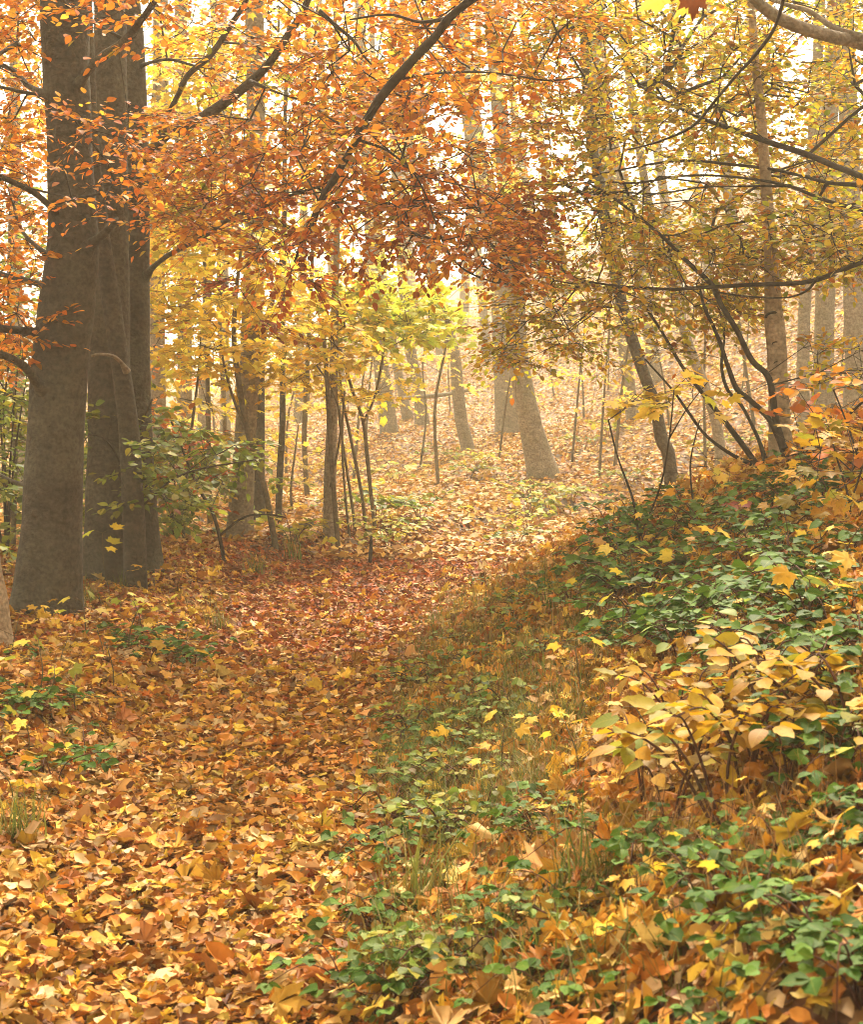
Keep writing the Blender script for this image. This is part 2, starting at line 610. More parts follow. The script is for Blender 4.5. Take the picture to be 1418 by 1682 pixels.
def t_maple(curl=.15, fold=.1, cup=0.0, detail=True):
    lobes = [(90, .72), (90 - 48, .62), (90 + 48, .62), (90 - 108, .40), (90 + 108, .40)]
    pts = []
    if detail:
        prof = [(-24, .30), (-17, .76), (-11, .72), (0, 1.0), (11, .72), (17, .76)]
    else:
        prof = [(-24, .36), (-10, .68), (0, 1.0), (10, .68)]
    for la, lr in sorted(lobes):
        for da, k in prof:
            r = (.40 if lr > .5 else .30) if k == prof[0][1] else lr * k
            pts.append((math.radians(la + da), r))
    pts.append((math.radians(90 + 108 + 30), .22))
    pts.append((math.radians(270), .06))
    V = [(0, 0, 0)]
    for a, r in pts:
        x, y = r * math.cos(a), r * math.sin(a)
        z = -curl * (x * x + y * y) + fold * abs(math.sin((a - math.pi / 2) / math.radians(48) * math.pi)) * r + cup * x * x
        V.append((x, y, z))
    V = np.array(V, float)
    V[:, 1] += .25
    V *= .85
    n = len(pts)
    f = np.array([(0, 1 + i, 1 + (i + 1) % n) for i in range(n)])
    return V, [f]


def torn(t, amt, k):
    out = []
    for _ in range(k):
        for (v, f) in t:
            w = v + R.normal(0, amt, v.shape)
            w[0] = v[0]
            w[:, 2] += (R.normal(0, .35) * v[:, 0] + R.normal(0, .25) * (v[:, 1] - .5)) * np.abs(v[:, 0]) * 2
            out.append((w, f))
    return out


BEECH = [t_oval(.68, .12, .18), t_oval(.72, .0, .3), t_oval(.64, .3, .1), t_oval(.7, -.15, .25)]
CURLED = [t_oval(.60, .1, .15, 3, .6), t_oval(.66, -.3, .55, 3, .5), t_oval(.55, .35, .1), t_oval(.62, -.15, .7, 3, .8), t_oval(.7, .05, .1, 3, 1.0)]
RHOMB = [t_rhomb(.62, .12, .2), t_rhomb(.55, -.05, .3), t_rhomb(.7, .2, .1)]
MAPLE = [t_maple(.2, .06), t_maple(-.15, .1, .2), t_maple(.35, .05), t_maple(.05, .12, -.3)]
MAPLE_CURL = [t_maple(.5, .12, .9), t_maple(-.45, .15, -.4), t_maple(.25, .2, 1.1), t_maple(-.2, .1, .9), t_maple(.1, .06)]
CURLED = torn(CURLED, .045, 3)
MAPLE_CURL = torn(MAPLE_CURL, .05, 4)
MAPLE_FAR = [t_maple(.2, .06, 0, False), t_maple(-.1, .1, .2, False)]
SERR = [t_serrate(.84, .12, .22), t_serrate(.78, .25, .15), t_serrate(.9, .05, .3)]
OVAL5 = [t_oval(.62, .15, .15, 5), t_oval(.68, .05, .25, 5), t_oval(.58, .3, .1, 5), t_oval(.64, -.1, .2, 5, .5)]


def leaves(m, temps, pos, d, nrm, size):
    pos, d, nrm = (np.asarray(a, float) for a in (pos, d, nrm))
    size = np.broadcast_to(np.asarray(size, float), (len(pos),))
    if len(pos) == 0:
        return
    y = unit(d)
    x = unit(np.cross(y, nrm))
    z = np.cross(x, y)
    pick = R.integers(0, len(temps), len(pos))
    for k, (tv, tf) in enumerate(temps):
        s = np.where(pick == k)[0]
        if len(s) == 0:
            continue
        wj = R.uniform(.85, 1.15, len(s))[:, None, None]
        V = pos[s][:, None] + size[s][:, None, None] * (tv[None, :, 0:1] * wj * x[s][:, None] + tv[None, :, 1:2] * y[s][:, None] + tv[None, :, 2:3] * z[s][:, None])
        nv = len(tv)
        base = (np.arange(len(s)) * nv)[:, None, None]
        fs = [(f[None] + base).reshape(-1, f.shape[1]) for f in tf if len(f)]
        m.add(V.reshape(-1, 3), fs, np.tile(tv[:, :2], (len(s), 1)))


# ------------------------------------------------------------------ the floor of the wood
def make_ground():
    xs = np.concatenate([np.linspace(-85, -12, 40), np.linspace(-11.7, -4, 40), np.linspace(-3.9, 5, 150), np.linspace(5.2, 14, 50), np.linspace(14.5, 85, 45)])
    ys = np.concatenate([np.linspace(-25, 1.5, 25), np.linspace(1.6, 16, 200), np.linspace(16.3, 50, 110), np.linspace(51, 115, 45)])
    X, Y = np.meshgrid(xs, ys)
    Z = terrain(X, Y)
    nx, ny = len(xs), len(ys)
    i = np.arange(ny - 1)[:, None] * nx + np.arange(nx - 1)[None]
    q = np.stack([i, i + 1, i + nx + 1, i + nx], -1).reshape(-1, 4)
    m = Mesh()
    m.add(np.stack([X, Y, Z], -1).reshape(-1, 3), [q])
    o = m.build('forest_ground', M['ground'])
    o['kind'] = 'structure'


make_ground()


def scatter(n, y0, y1, power=1.0, margin=1.8, half=.29, xfn=None):
    y = y0 + (y1 - y0) * R.random(n) ** power
    x = R.uniform(-1, 1, n) * (y * half + margin)
    return x, y


def litter_frames(x, y, tilt, lift):
    n = tnormal(x, y)
    n = unit(n + R.normal(0, 1, (len(x), 3)) * np.asarray(tilt).reshape(-1, 1))
    n[:, 2] = np.abs(n[:, 2]) * .9 + .1
    a = R.uniform(0, 2 * np.pi, len(x))
    d = np.stack([np.cos(a), np.sin(a), np.zeros(len(x))], -1)
    d = unit(d - n * (d * n).sum(-1, keepdims=True))
    z = terrain(x, y) + R.uniform(.002, 1, len(x)) * lift
    return np.stack([x, y, z], -1), d, n


def litter(name, label, mat, temps, n, y0, y1, size, tilt, lift, keep=None, power=.8, spread=.22):
    x, y = scatter(n, y0, y1, power)
    if keep is not None:
        k = R.random(n) < keep(x, y)
        x, y = x[k], y[k]
    p, d, nn = litter_frames(x, y, tilt, lift)
    m = Mesh()
    leaves(m, temps, p - d * size * .5, d, nn, size * np.exp(R.normal(0, spread, len(p))))
    o = m.build(name, mat, smooth=False)
    o['kind'] = 'stuff'
    o['label'] = label
    o['category'] = 'fallen leaves'
    return o


def on_path(x, y):
    return ((x < edge_r(y)) & (x > edge_l(y))).astype(float)


def right_of(x, y):
    return sm(-.05, .35, x - edge_r(y))


def verge(x, y):
    u = x - edge_r(y)
    return sm(-.05, .1, u) * sm(.75, .4, u) * sm(3.0, 4.2, y)


litter('fallen_beech_leaves', 'tan and orange fallen leaves carpeting the near path', M['litter_beech'], CURLED, 205000, 2.2, 11, .040, .31, .05,
       keep=lambda x, y: (1 - .9 * sm(6.0, 8.2, y)) * (1 - .3 * right_of(x, y)) * (1 - .35 * verge(x, y)))
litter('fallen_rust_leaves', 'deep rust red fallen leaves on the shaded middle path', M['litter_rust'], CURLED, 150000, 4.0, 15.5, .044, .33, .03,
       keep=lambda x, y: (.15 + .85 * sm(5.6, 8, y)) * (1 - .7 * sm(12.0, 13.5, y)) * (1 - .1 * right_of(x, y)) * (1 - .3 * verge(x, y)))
litter('fallen_bank_leaves', 'orange and brown fallen maple leaves on the right bank', M['litter_bank'], MAPLE_CURL, 35000, 2.2, 12, .075, .45, .07,
       keep=lambda x, y: np.maximum(right_of(x, y), .1) * (1 - .2 * verge(x, y)) * (1 - .4 * sm(7, 10, y)), spread=.28)
litter('caught_leaves', 'orange and yellow fallen leaves caught on top of the brambles', M['litter_bank'], MAPLE_CURL, 12000, 2.4, 11, .054, .5, .14,
       keep=lambda x, y: sm(.3, .8, x - edge_r(y)), spread=.28)
litter('fallen_maple_leaves', 'yellow and buff fallen maple leaves near the camera', M['litter_maple'], MAPLE_CURL, 32000, 2.2, 12, .057, .32, .06,
       keep=lambda x, y: np.where(on_path(x, y) > .5, .55, np.where(x < edge_l(y), .8, .3)) * (1 - .85 * sm(5.6, 8.2, y) * (x > edge_l(y) - .1)) * (1 - .2 * verge(x, y)), spread=.33)
litter('fallen_hillside_leaves', 'pale orange fallen leaves covering the misty far slope', M['litter_far'], RHOMB, 205000, 12.6, 58, .085, .33, .05, power=1.0)


# ------------------------------------------------------------------ tree building
def in_poly(px, py, poly):
    poly = np.asarray(poly, float)
    c = np.zeros(len(px), bool)
    j = len(poly) - 1
    for i in range(len(poly)):
        xi, yi = poly[i]
        xj, yj = poly[j]
        hit = ((yi > py) != (yj > py)) & (px < (xj - xi) * (py - yi) / (yj - yi + 1e-9) + xi)
        c ^= hit
        j = i
    return c


def region(poly, Y0, Y1, n):
    """points in the block of air that a picture region covers between two distances"""
    poly = np.asarray(poly, float)
    lo, hi = poly.min(0), poly.max(0)
    out = []
    while sum(map(len, out)) < n:
        px = R.uniform(lo[0], hi[0], n * 3)
        py = R.uniform(lo[1], hi[1], n * 3)
        k = in_poly(px, py, poly)
        px, py = px[k], py[k]
        Y = R.uniform(Y0, Y1, len(px))
        d = np.stack([(px - 709) / F, np.zeros(len(px)), -(py - 841) / F], -1)
        D = FWD[None] + UP[None] * d[:, 2:3] + np.array([[1.0, 0, 0]]) * d[:, 0:1]
        D /= D[:, 1:2]
        out.append(CAM + D * Y[:, None])
    return np.concatenate(out)[:n]


def blob(c, r, n):
    p = R.normal(0, 1, (n, 3))
    p = unit(p) * (R.random((n, 1)) ** (1 / 2.4))
    return np.asarray(c, float) + p * np.asarray(r, float)


def grow(roots, attr, bf=.35, step=.28, tip=.0016, maxlen=2.2, droop=.03):
    """join every attractor to the nearest wood, cheapest first (a branching skeleton)"""
    roots = np.asarray(roots, float)
    nodes = [p for p in roots]
    par = [-1] * len(roots)
    plen = [0.0] * len(roots)
    nr = len(roots)
    attr = np.asarray(attr, float)
    n = len(attr)
    D = np.linalg.norm(attr[:, None] - roots[None], axis=-1)
    best = D.min(1)
    bnode = D.argmin(1)
    bdist = best.copy()
    done = np.zeros(n, bool)
    ends = np.full(n, -1)
    for _ in range(n):
        c = np.where(done, 1e9, best)
        i = int(c.argmin())
        if c[i] > 1e8:
            break
        done[i] = True
        a = bnode[i]
        if bdist[i] > maxlen:
            continue
        A, B = nodes[a], attr[i]
        k = max(1, int(bdist[i] / step))
        prev = a
        new = []
        L_ = bdist[i]
        side = R.normal(0, .06 * L_, 3)
        for s in range(1, k + 1):
            t = s / k
            p = A + (B - A) * t + side * math.sin(math.pi * t) + np.array([0, 0, .12 * L_ * math.sin(math.pi * t)])
            if s < k:
                p = p + R.normal(0, .015, 3)
            nodes.append(p)
            par.append(prev)
            plen.append(plen[prev] + L_ / k)
            prev = len(nodes) - 1
            new.append(prev)
        ends[i] = prev
        for q in new:
            d = np.linalg.norm(attr - nodes[q], axis=1)
            cost = d + bf * plen[q]
            b = cost < best
            best = np.where(b, cost, best)
            bnode = np.where(b, q, bnode)
            bdist = np.where(b, d, bdist)
    nodes = np.array(nodes)
    par = np.array(par)
    area = np.full(len(nodes), tip ** 2.2)
    kids = np.zeros(len(nodes))
    for i in range(len(nodes) - 1, nr - 1, -1):
        area[par[i]] += area[i]
    rad = area ** (1 / 2.2)
    return nodes, par, rad, nr, ends


def canopy(root, roots, attr, bark, leafmat, size=.062, twiglets=5, per=7, tlen=(.14, .34), temps=None, bf=.3,
           step=.26, tip=.0015, tilt=.32, maxlen=2.5, spread=75, flat=.25, fine=True, crown='crown', rmax=.02):
    nodes, par, rad, nr, ends = grow(roots, attr, bf, step, tip, maxlen)
    rad = np.minimum(rad, rmax)
    m = Mesh()
    i = np.arange(nr, len(nodes))
    segs(m, nodes[par[i]], nodes[i], np.where(par[i] < nr, rad[i], rad[par[i]]), rad[i], 5 if fine else 3)
    e = ends[ends >= nr]
    P = nodes[e]
    D = unit(P - nodes[par[e]])
    D[:, 2] *= .35
    D[:, 2] -= .06
    D = unit(D + R.normal(0, .12, D.shape))
    up = unit(np.array([[0, 0, 1.0]]) + R.normal(0, flat, D.shape))
    lp, ld, ln, ls = [], [], [], []
    for k in range(twiglets):
        a = np.radians(R.uniform(-spread, spread, len(P)))
        S = unit(np.cross(D, up))
        d = unit(D * np.cos(a)[:, None] + S * np.sin(a)[:, None] + R.normal(0, .1, D.shape))
        L_ = R.uniform(*tlen, len(P))
        E = P + d * L_[:, None] - np.array([[0, 0, 1.0]]) * (L_ * .12)[:, None]
        if fine:
            segs(m, P, E, np.full(len(P), .0016), np.full(len(P), .0008), 3)
        for j in range(per):
            t = (j + 1) / per
            keep = R.random(len(P)) < .92
            q = P + (E - P) * t + R.normal(0, .006, P.shape)
            sgn = 1 if j % 2 else -1
            ang = np.radians(R.uniform(25, 70, len(P))) * sgn if j < per - 1 else np.zeros(len(P))
            s2 = unit(np.cross(d, up))
            dd = unit(d * np.cos(ang)[:, None] + s2 * np.sin(ang)[:, None] + np.array([[0, 0, -.15]]) + R.normal(0, .14, d.shape))
            nn = unit(up + R.normal(0, tilt, up.shape))
            lp.append(q[keep])
            ld.append(dd[keep])
            ln.append(nn[keep])
            ls.append((size * R.uniform(.6, 1.2, len(P)))[keep])
    m.build('twigs', bark, root)
    lm = Mesh()
    leaves(lm, temps or BEECH, np.concatenate(lp), np.concatenate(ld), np.concatenate(ln), np.concatenate(ls))
    return lm.build(crown, leafmat, root, smooth=False)


def px_path(pts, Y, Yend=None):
    """[(px,py,width px)] -> points and radii; the distance runs from Y to Yend along it"""
    n = len(pts)
    P, r = [], []
    for i, q in enumerate(pts):
        yy = Y if Yend is None else Y + (Yend - Y) * i / (n - 1)
        P.append(at(q[0], q[1], yy))
        r.append(q[2] * .5 * yy / F)
    return np.array(P), np.array(r)


def trunk(root, P, r, bark, top=14.0, sides=18, flare=.35, lump=.05, lean=None):
    """extend a traced stem to its full height and build it"""
    P, r = list(P), list(r)
    if top and top > P[-1][2] + .5:
        d = unit(np.array(P[-1]) - np.array(P[-2]))
        d = unit(d * np.array([.5, .5, 1]) if lean is None else np.array(lean, float))
        p0, r0 = P[-1], r[-1]
        H = top - p0[2]
        for t in (.25, .5, .75, 1.0):
            P.append(p0 + d * H * t + np.array([random.uniform(-.03, .03) * H, random.uniform(-.03, .03) * H, 0]) * t)
            r.append(r0 * (1 - .8 * t))
    P, r = np.array(P), np.array(r)
    P = np.vstack([P[0] - np.array([0, 0, .3]), P])
    r = np.concatenate([[r[0] * 1.1], r])
    m = Mesh()
    n = max(14, int(np.linalg.norm(np.diff(P, axis=0), axis=1).sum() / max(.09, r[0] * .7)))
    n = min(n, 110)
    pts, rr = tube(m, P, r, sides, n, lump, True, flare, 5)
    return m.build('trunk', bark, root), pts, rr


def limb(root, pts, Y, Yend, bark, base=None, name='limb', sides=9, lump=.07, root_list=None):
    P, r = px_path(pts, Y, Yend)
    if base is not None:
        P = np.vstack([base, P])
        r = np.concatenate([[r[0] * 1.5], r])
    else:
        r[0] *= 1.35
    m = Mesh()
    q, rr = tube(m, P, r, sides, max(10, len(P) * 5), lump)
    m.build(name, bark, root)
    if root_list is not None:
        root_list.extend(list(q[len(q) // 6:]))
    return q


def traced_tree(name, label, cat, pts, Y=None, bark='pale_bark', top=14, group=None, flare=.35, sides=14, lump=.05):
    """a stem traced upward from its foot; the foot stands on the ground"""
    if Y is None:
        g = ground_at(pts[0][0], pts[0][1])
        Y = g[1]
    else:
        a = at(pts[0][0], pts[0][1], Y)
        g = np.array([a[0], Y, float(terrain(a[0], Y))])
    P, r = px_path(pts, Y)
    P[0] = g
    root = thing(name, g, label, cat, group)
    _, q, rr = trunk(root, P, r, M[bark], top, sides, flare, lump)
    return root, q, rr, Y


# ------------------------------------------------------------------ the group of beeches on the left
beechA, qa, ra, YA = traced_tree('beech_tree', 'thickest grey beech trunk at the far left with dark knots and branches bowing left', 'tree',
    [(76, 1012, 112), (80, 930, 106), (87, 800, 97), (97, 620, 90), (108, 500, 88), (120, 400, 84), (114, 250, 74), (108, 120, 74), (106, 0, 76), (104, -120, 72)],
    Y=8.7, bark='beech_bark', top=15, sides=28, flare=.45, lump=.045)
rootsA = []
limb(beechA, [(118, 152, 26), (136, 128, 14), (160, 98, 13), (200, 70, 13), (228, 38, 11), (256, -5, 10), (290, -90, 8)], YA, YA - .9, M['beech_bark'], root_list=rootsA)
limb(beechA, [(205, 66, 6), (180, 52, 5), (150, 35, 5), (120, 20, 5), (95, -10, 4)], YA - .45, YA - .5, M['twig_bark'], root_list=rootsA)
limb(beechA, [(100, 362, 24), (88, 346, 13), (70, 328, 11), (45, 310, 10), (0, 290, 9), (-60, 262, 7), (-140, 240, 5)], YA, YA - .8, M['beech_bark'], root_list=rootsA)
limb(beechA, [(84, 478, 20), (68, 468, 12), (40, 460, 10), (0, 450, 9), (-70, 428, 7)], YA, YA + .5, M['beech_bark'], root_list=rootsA)
limb(beechA, [(72, 552, 22), (52, 545, 15), (25, 542, 14), (-10, 538, 13), (-90, 520, 9)], YA, YA - .4, M['beech_bark'], root_list=rootsA)
limb(beechA, [(80, 650, 34), (62, 632, 18), (45, 608, 15), (28, 594, 13), (0, 582, 12), (-80, 560, 8)], YA - .05, YA - .7, M['beech_bark'], root_list=rootsA)
limb(beechA, [(85, 150, 18), (68, 150, 10), (45, 140, 9), (20, 115, 8), (-20, 100, 6)], YA, YA + .6, M['beech_bark'], root_list=rootsA)
limb(beechA, [(90, 170, 14), (60, 156, 7), (30, 150, 6), (0, 143, 5), (-50, 140, 4)], YA, YA - .5, M['beech_bark'], root_list=rootsA)
limb(beechA, [(78, 420, 10), (60, 405, 7), (40, 385, 6), (28, 360, 5), (20, 330, 4)], YA, YA + .5, M['beech_bark'], root_list=rootsA)
limb(beechA, [(60, 800, 14), (40, 796, 8), (20, 790, 6), (-20, 770, 5)], YA, YA + .3, M['beech_bark'], root_list=rootsA)
limb(beechA, [(130, 420, 34), (148, 402, 22), (166, 388, 15), (182, 372, 13), (190, 362, 11)], YA - .06, YA - .3, M['beech_bark'], name='branch_stub')
for (sx, sy, sw) in ((98, 655, 30), (92, 700, 12), (110, 380, 22), (120, 470, 10), (88, 530, 9), (70, 870, 14), (118, 200, 14)):
    c = at(sx, sy, YA)
    rad = sw * .5 * YA / F
    k = int(np.argmin(np.abs(qa[:, 2] - c[2])))
    c[1] = qa[k][1] - ra[k] * .93
    th = np.linspace(0, 2 * np.pi, 12, endpoint=False)
    p = np.stack([c + np.array([math.cos(t) * rad * (1 + .2 * math.sin(3 * t)), .24 * abs(math.cos(t)) * rad, math.sin(t) * rad * .72]) for t in th])
    p = np.vstack([p, c + np.array([0, -.012, 0])])
    m = Mesh()
    m.add(p, [np.array([((i + 1) % 12, i, 12) for i in range(12)])])
    m.build('bark_scar', M['twig_bark'], beechA)

beechB, qb, rb, YB = traced_tree('beech_tree', 'dark straight beech trunk half hidden behind the thick left beech', 'tree',
    [(178, 955, 84), (178, 850, 78), (180, 700, 70), (180, 500, 64), (181, 350, 58), (181, 200, 54), (180, 40, 50), (179, -100, 46)],
    Y=10.2, bark='beech_bark', top=15, sides=20, flare=.5)
beechB2, qb2, rb2, YB2 = traced_tree('beech_tree', 'lighter leaning beech stem between the two dark left trunks', 'tree',
    [(222, 950, 40), (219, 850, 36), (212, 720, 34), (200, 620, 32), (186, 520, 31), (172, 430, 28), (160, 330, 26), (150, 220, 22)],
    Y=9.85, bark='beech_bark', top=10, sides=16, flare=.4)
limb(beechB2, [(208, 610, 10), (198, 595, 7), (185, 585, 6), (165, 582, 5), (150, 584, 4)], YB2 - .1, YB2 - .35, M['pale_bark'])
beechC, qc, rc, YC = traced_tree('beech_tree', 'dark beech trunk with long branches sweeping up to the right', 'tree',
    [(238, 945, 54), (234, 850, 48), (229, 720, 44), (225, 600, 42), (224, 480, 42), (224, 330, 42), (222, 200, 42), (217, 100, 42), (208, -10, 40), (198, -120, 38)],
    Y=10.6, bark='beech_bark', top=15, sides=20, flare=.55)
rootsC = []
qm = limb(beechC, [(222, 330, 26), (228, 298, 19), (245, 256, 18), (275, 219, 18), (330, 194, 17), (378, 162, 16), (412, 134, 15), (442, 104, 14), (470, 62, 12), (500, 14, 11), (525, -60, 10), (560, -160, 7)], YC - .1, YC - 2.6, M['beech_bark'], root_list=rootsC)
limb(beechC, [(276, 190, 10), (295, 150, 9), (310, 122, 10), (346, 90, 10), (376, 45, 9), (405, -2, 8), (430, -80, 6)], YC - .75, YC - 1.5, M['beech_bark'], base=at(262, 232, YC - .72), root_list=rootsC)
limb(beechC, [(238, 455, 14), (252, 438, 9), (278, 418, 8), (330, 391, 8), (376, 360, 7), (430, 341, 6), (480, 320, 5), (530, 305, 4)], YC, YC - 1.9, M['beech_bark'], root_list=rootsC)
limb(beechC, [(222, 112, 7), (250, 102, 5), (280, 98, 5), (320, 108, 4), (365, 116, 3)], YC, YC - .6, M['twig_bark'], root_list=rootsC)
limb(beechC, [(412, 134, 6), (450, 150, 4), (505, 170, 4), (560, 205, 3), (620, 225, 3)], YC - 1.7, YC - 2.8, M['twig_bark'], root_list=rootsC)

# the tree whose foot is hidden outside the left edge
beechD = thing('beech_tree', [*at(-42, 1050, 7.6)[:2], float(terrain(at(-42, 1050, 7.6)[0], 7.6))], 'pale root flare of a beech cut off by the lower left edge', 'tree')
gD = np.array(beechD.location)
trunk(beechD, np.array([gD, gD + [.0, 0, .25], gD + [-.05, .0, .7], gD + [-.14, 0, 2.2], gD + [-.3, .1, 4.5]]), np.array([.19, .16, .14, .13, .12]), M['snag_bark'], 13, 18, .3)

canopy(beechA, rootsA + list(qa[(qa[:, 2] > 2.4)]), np.vstack([
    region([(-90, -60), (70, -60), (75, 480), (60, 600), (-90, 640)], 8.3, 11, 340),
    region([(60, 180), (250, 190), (240, 255), (90, 230)], 7.3, 8.2, 12),
    region([(90, -60), (270, -60), (250, 60), (120, 60)], 7.2, 8.3, 26),
    region([(75, 270), (230, 265), (225, 340), (160, 390), (90, 330)], 7.2, 8.1, 9),
    blob((-2.4, 8.6, 7.5), (2.2, 2.2, 2.8), 110)]),
    M['twig_bark'], M['beech_orange'], size=.047, twiglets=4, per=6)
canopy(beechB, list(qb[qb[:, 2] > 1.4]), np.vstack([
    region([(-120, 500), (30, 500), (35, 900), (-120, 960)], 10.3, 12.5, 60),
    region([(130, 560), (260, 600), (240, 900), (130, 900)], 11.2, 12.5, 14),
    blob((-2.3, 10.6, 8), (2.2, 2, 2.8), 110)]),
    M['twig_bark'], M['beech_green'], size=.066, twiglets=4, per=6, maxlen=4)
canopy(beechC, rootsC, np.vstack([
    region([(250, -40), (900, -60), (920, 250), (800, 330), (560, 320), (380, 360), (250, 420), (240, 250)], 8.3, 10.8, 205),
    region([(230, 170), (480, 200), (470, 330), (330, 400), (230, 330)], 8.3, 10.2, 80),
    blob((-.6, 9.4, 6.4), (2.6, 2, 2.0), 90)]),
    M['twig_bark'], M['beech_orange'], size=.047, twiglets=5, per=6)
canopy(beechC, rootsC, region([(300, 120), (620, 60), (900, 200), (860, 330), (560, 330), (300, 420)], 8.6, 10.6, 45),
    M['twig_bark'], M['beech_mixed'], size=.047, twiglets=5, per=6)
canopy(beechC, rootsC, region([(380, 240), (900, 300), (880, 420), (800, 450), (640, 420), (440, 545), (370, 450)], 8.0, 10.2, 85),
    M['twig_bark'], M['beech_rust'], size=.047, twiglets=5, per=6)
beechB2_roots = list(qb2[qb2[:, 2] > 2.8])
canopy(beechB2, beechB2_roots, blob(qb2[-8] + [.2, .3, .4], (1.2, 1.2, 1.8), 45), M['twig_bark'], M['beech_orange'], size=.066, twiglets=4, per=6)

# ------------------------------------------------------------------ overhanging beeches whose trunks stand outside the frame on the right
gE = np.array([3.9, 7.9, float(terrain(3.9, 7.9))])
beechE = thing('beech_tree', gE, 'beech reaching in from the right edge with a thick grey bough at the top corner', 'tree')
_, qe, re_ = trunk(beechE, np.array([gE, gE + [-.02, 0, 1.0], gE + [.02, 0, 2.2], gE + [0, .05, 3.4]]), np.array([.24, .2, .18, .17]), M['beech_bark'], 14, 20)
rootsE = []
limb(beechE, [(1640, 190, 34), (1520, 120, 26), (1418, 72, 22), (1376, 62, 22), (1332, 50, 21), (1290, 34, 20), (1252, 10, 18), (1225, -20, 16), (1180, -90, 12), (1120, -170, 8)], 7.9, 7.3, M['pale_bark'], base=qe[int(np.argmin(np.abs(qe[:, 2] - 2.6)))], root_list=rootsE)
limb(beechE, [(1418, 62, 10), (1370, 45, 9), (1330, 18, 8), (1300, 10, 7), (1255, -5, 6)], 7.7, 7.9, M['pale_bark'], root_list=rootsE)
limb(beechE, [(1500, 330, 16), (1418, 291, 11), (1370, 272, 10), (1330, 255, 10), (1272, 236, 9), (1200, 211, 8), (1150, 193, 6), (1088, 163, 5), (1050, 140, 4)], 7.95, 9.3, M['twig_bark'], base=qe[int(np.argmin(np.abs(qe[:, 2] - 2.2)))], root_list=rootsE)
limb(beechE, [(1480, 320, 9), (1418, 305, 8), (1362, 300, 6), (1310, 287, 5), (1262, 277, 5), (1200, 270, 5), (1140, 264, 4), (1080, 268, 4), (1000, 283, 3), (940, 296, 3), (860, 300, 2)], 8.0, 9.9, M['twig_bark'], base=qe[int(np.argmin(np.abs(qe[:, 2] - 2.2)))], root_list=rootsE)
limb(beechE, [(1480, 365, 9), (1418, 345, 7), (1360, 330, 6), (1290, 304, 5), (1200, 290, 4), (1120, 289, 4), (1050, 300, 4), (990, 299, 3), (930, 303, 3), (840, 312, 2)], 8.0, 9.7, M['twig_bark'], base=qe[int(np.argmin(np.abs(qe[:, 2] - 2.0)))], root_list=rootsE)
limb(beechE, [(1300, 305, 4), (1220, 306, 3), (1150, 308, 3), (1080, 318, 3), (1000, 316, 3), (930, 330, 2)], 8.6, 9.4, M['twig_bark'], root_list=rootsE)
limb(beechE, [(1520, 410, 14), (1418, 430, 10), (1372, 449, 9), (1322, 464, 8), (1232, 468, 7), (1160, 472, 6), (1100, 475, 5), (1020, 470, 4), (960, 462, 3)], 8.0, 9.0, M['twig_bark'], base=qe[int(np.argmin(np.abs(qe[:, 2] - 1.9)))], root_list=rootsE)
limb(beechE, [(1345, 455, 4), (1325, 478, 4), (1290, 489, 3), (1230, 487, 3), (1180, 480, 3)], 8.3, 8.6, M['twig_bark'], root_list=rootsE)
limb(beechE, [(1360, 300, 5), (1340, 330, 4), (1300, 352, 4), (1240, 362, 4), (1190, 370, 3), (1140, 388, 3), (1090, 385, 2)], 8.3, 9.2, M['twig_bark'], root_list=rootsE)
canopy(beechE, rootsE, np.vstack([
    region([(900, -80), (1480, -80), (1480, 250), (1300, 225), (1050, 130), (880, 130)], 8.3, 11.3, 430),
    region([(860, 130), (1060, 120), (1300, 225), (1480, 250), (1480, 440), (1330, 450), (1220, 440), (1080, 400), (900, 330)], 8.5, 11.3, 310),
    region([(880, 380), (1080, 370), (1260, 410), (1300, 470), (1180, 540), (1020, 560), (800, 600), (830, 480)], 8.6, 10.6, 175),
    region([(1230, 330), (1480, 340), (1480, 440), (1240, 430)], 7.6, 8.8, 50),
    blob((3.2, 8.4, 6.6), (2.4, 2.2, 2.4), 90)]),
    M['twig_bark'], M['beech_mixed'], size=.044, twiglets=5, per=6)
# a second one farther back whose heavy branch comes down through the middle of the canopy
gF = np.array([1.9, 10.9, float(terrain(1.9, 10.9))])
beechF = thing('beech_tree', gE + [-.2, -2.6, 0], 'overhanging beech bough drooping from the top centre down to the left', 'tree')
beechF.location = (3.2, 5.6, float(terrain(3.2, 5.6)))
gF = np.array(beechF.location)
_, qf, rf = trunk(beechF, np.array([gF, gF + [0, 0, 1.2], gF + [-.1, .1, 2.4], gF + [-.25, .2, 3.6]]), np.array([.21, .18, .16, .15]), M['beech_bark'], 12, 18)
rootsF = []
limb(beechF, [(1250, -420, 26), (1000, -190, 22), (840, -50, 18), (768, 4, 14), (736, 32, 15), (714, 62, 16), (684, 92, 15), (650, 130, 15), (622, 166, 14), (600, 202, 14), (576, 246, 13), (550, 292, 13), (532, 322, 11), (510, 370, 9), (496, 396, 6), (484, 430, 3)], 6.0, 8.0, M['twig_bark'], lump=.16, base=qf[int(np.argmin(np.abs(qf[:, 2] - 3.3)))], root_list=rootsF)
limb(beechF, [(738, 30, 6), (690, 36, 5), (640, 24, 4), (575, 32, 3)], 6.9, 7.2, M['twig_bark'], root_list=rootsF)
limb(beechF, [(525, 18, 6), (552, 42, 6), (580, 66, 5), (598, 92, 4), (613, 108, 3)], 7.3, 7.2, M['twig_bark'], root_list=rootsF)
limb(beechF, [(660, 128, 5), (700, 122, 4), (770, 118, 4), (830, 122, 3), (900, 132, 3), (960, 126, 2)], 7.2, 7.9, M['twig_bark'], root_list=rootsF)
limb(beechF, [(590, 230, 4), (640, 250, 4), (690, 300, 3), (740, 420, 3), (800, 460, 3), (870, 470, 2)], 7.5, 8.6, M['twig_bark'], root_list=rootsF)
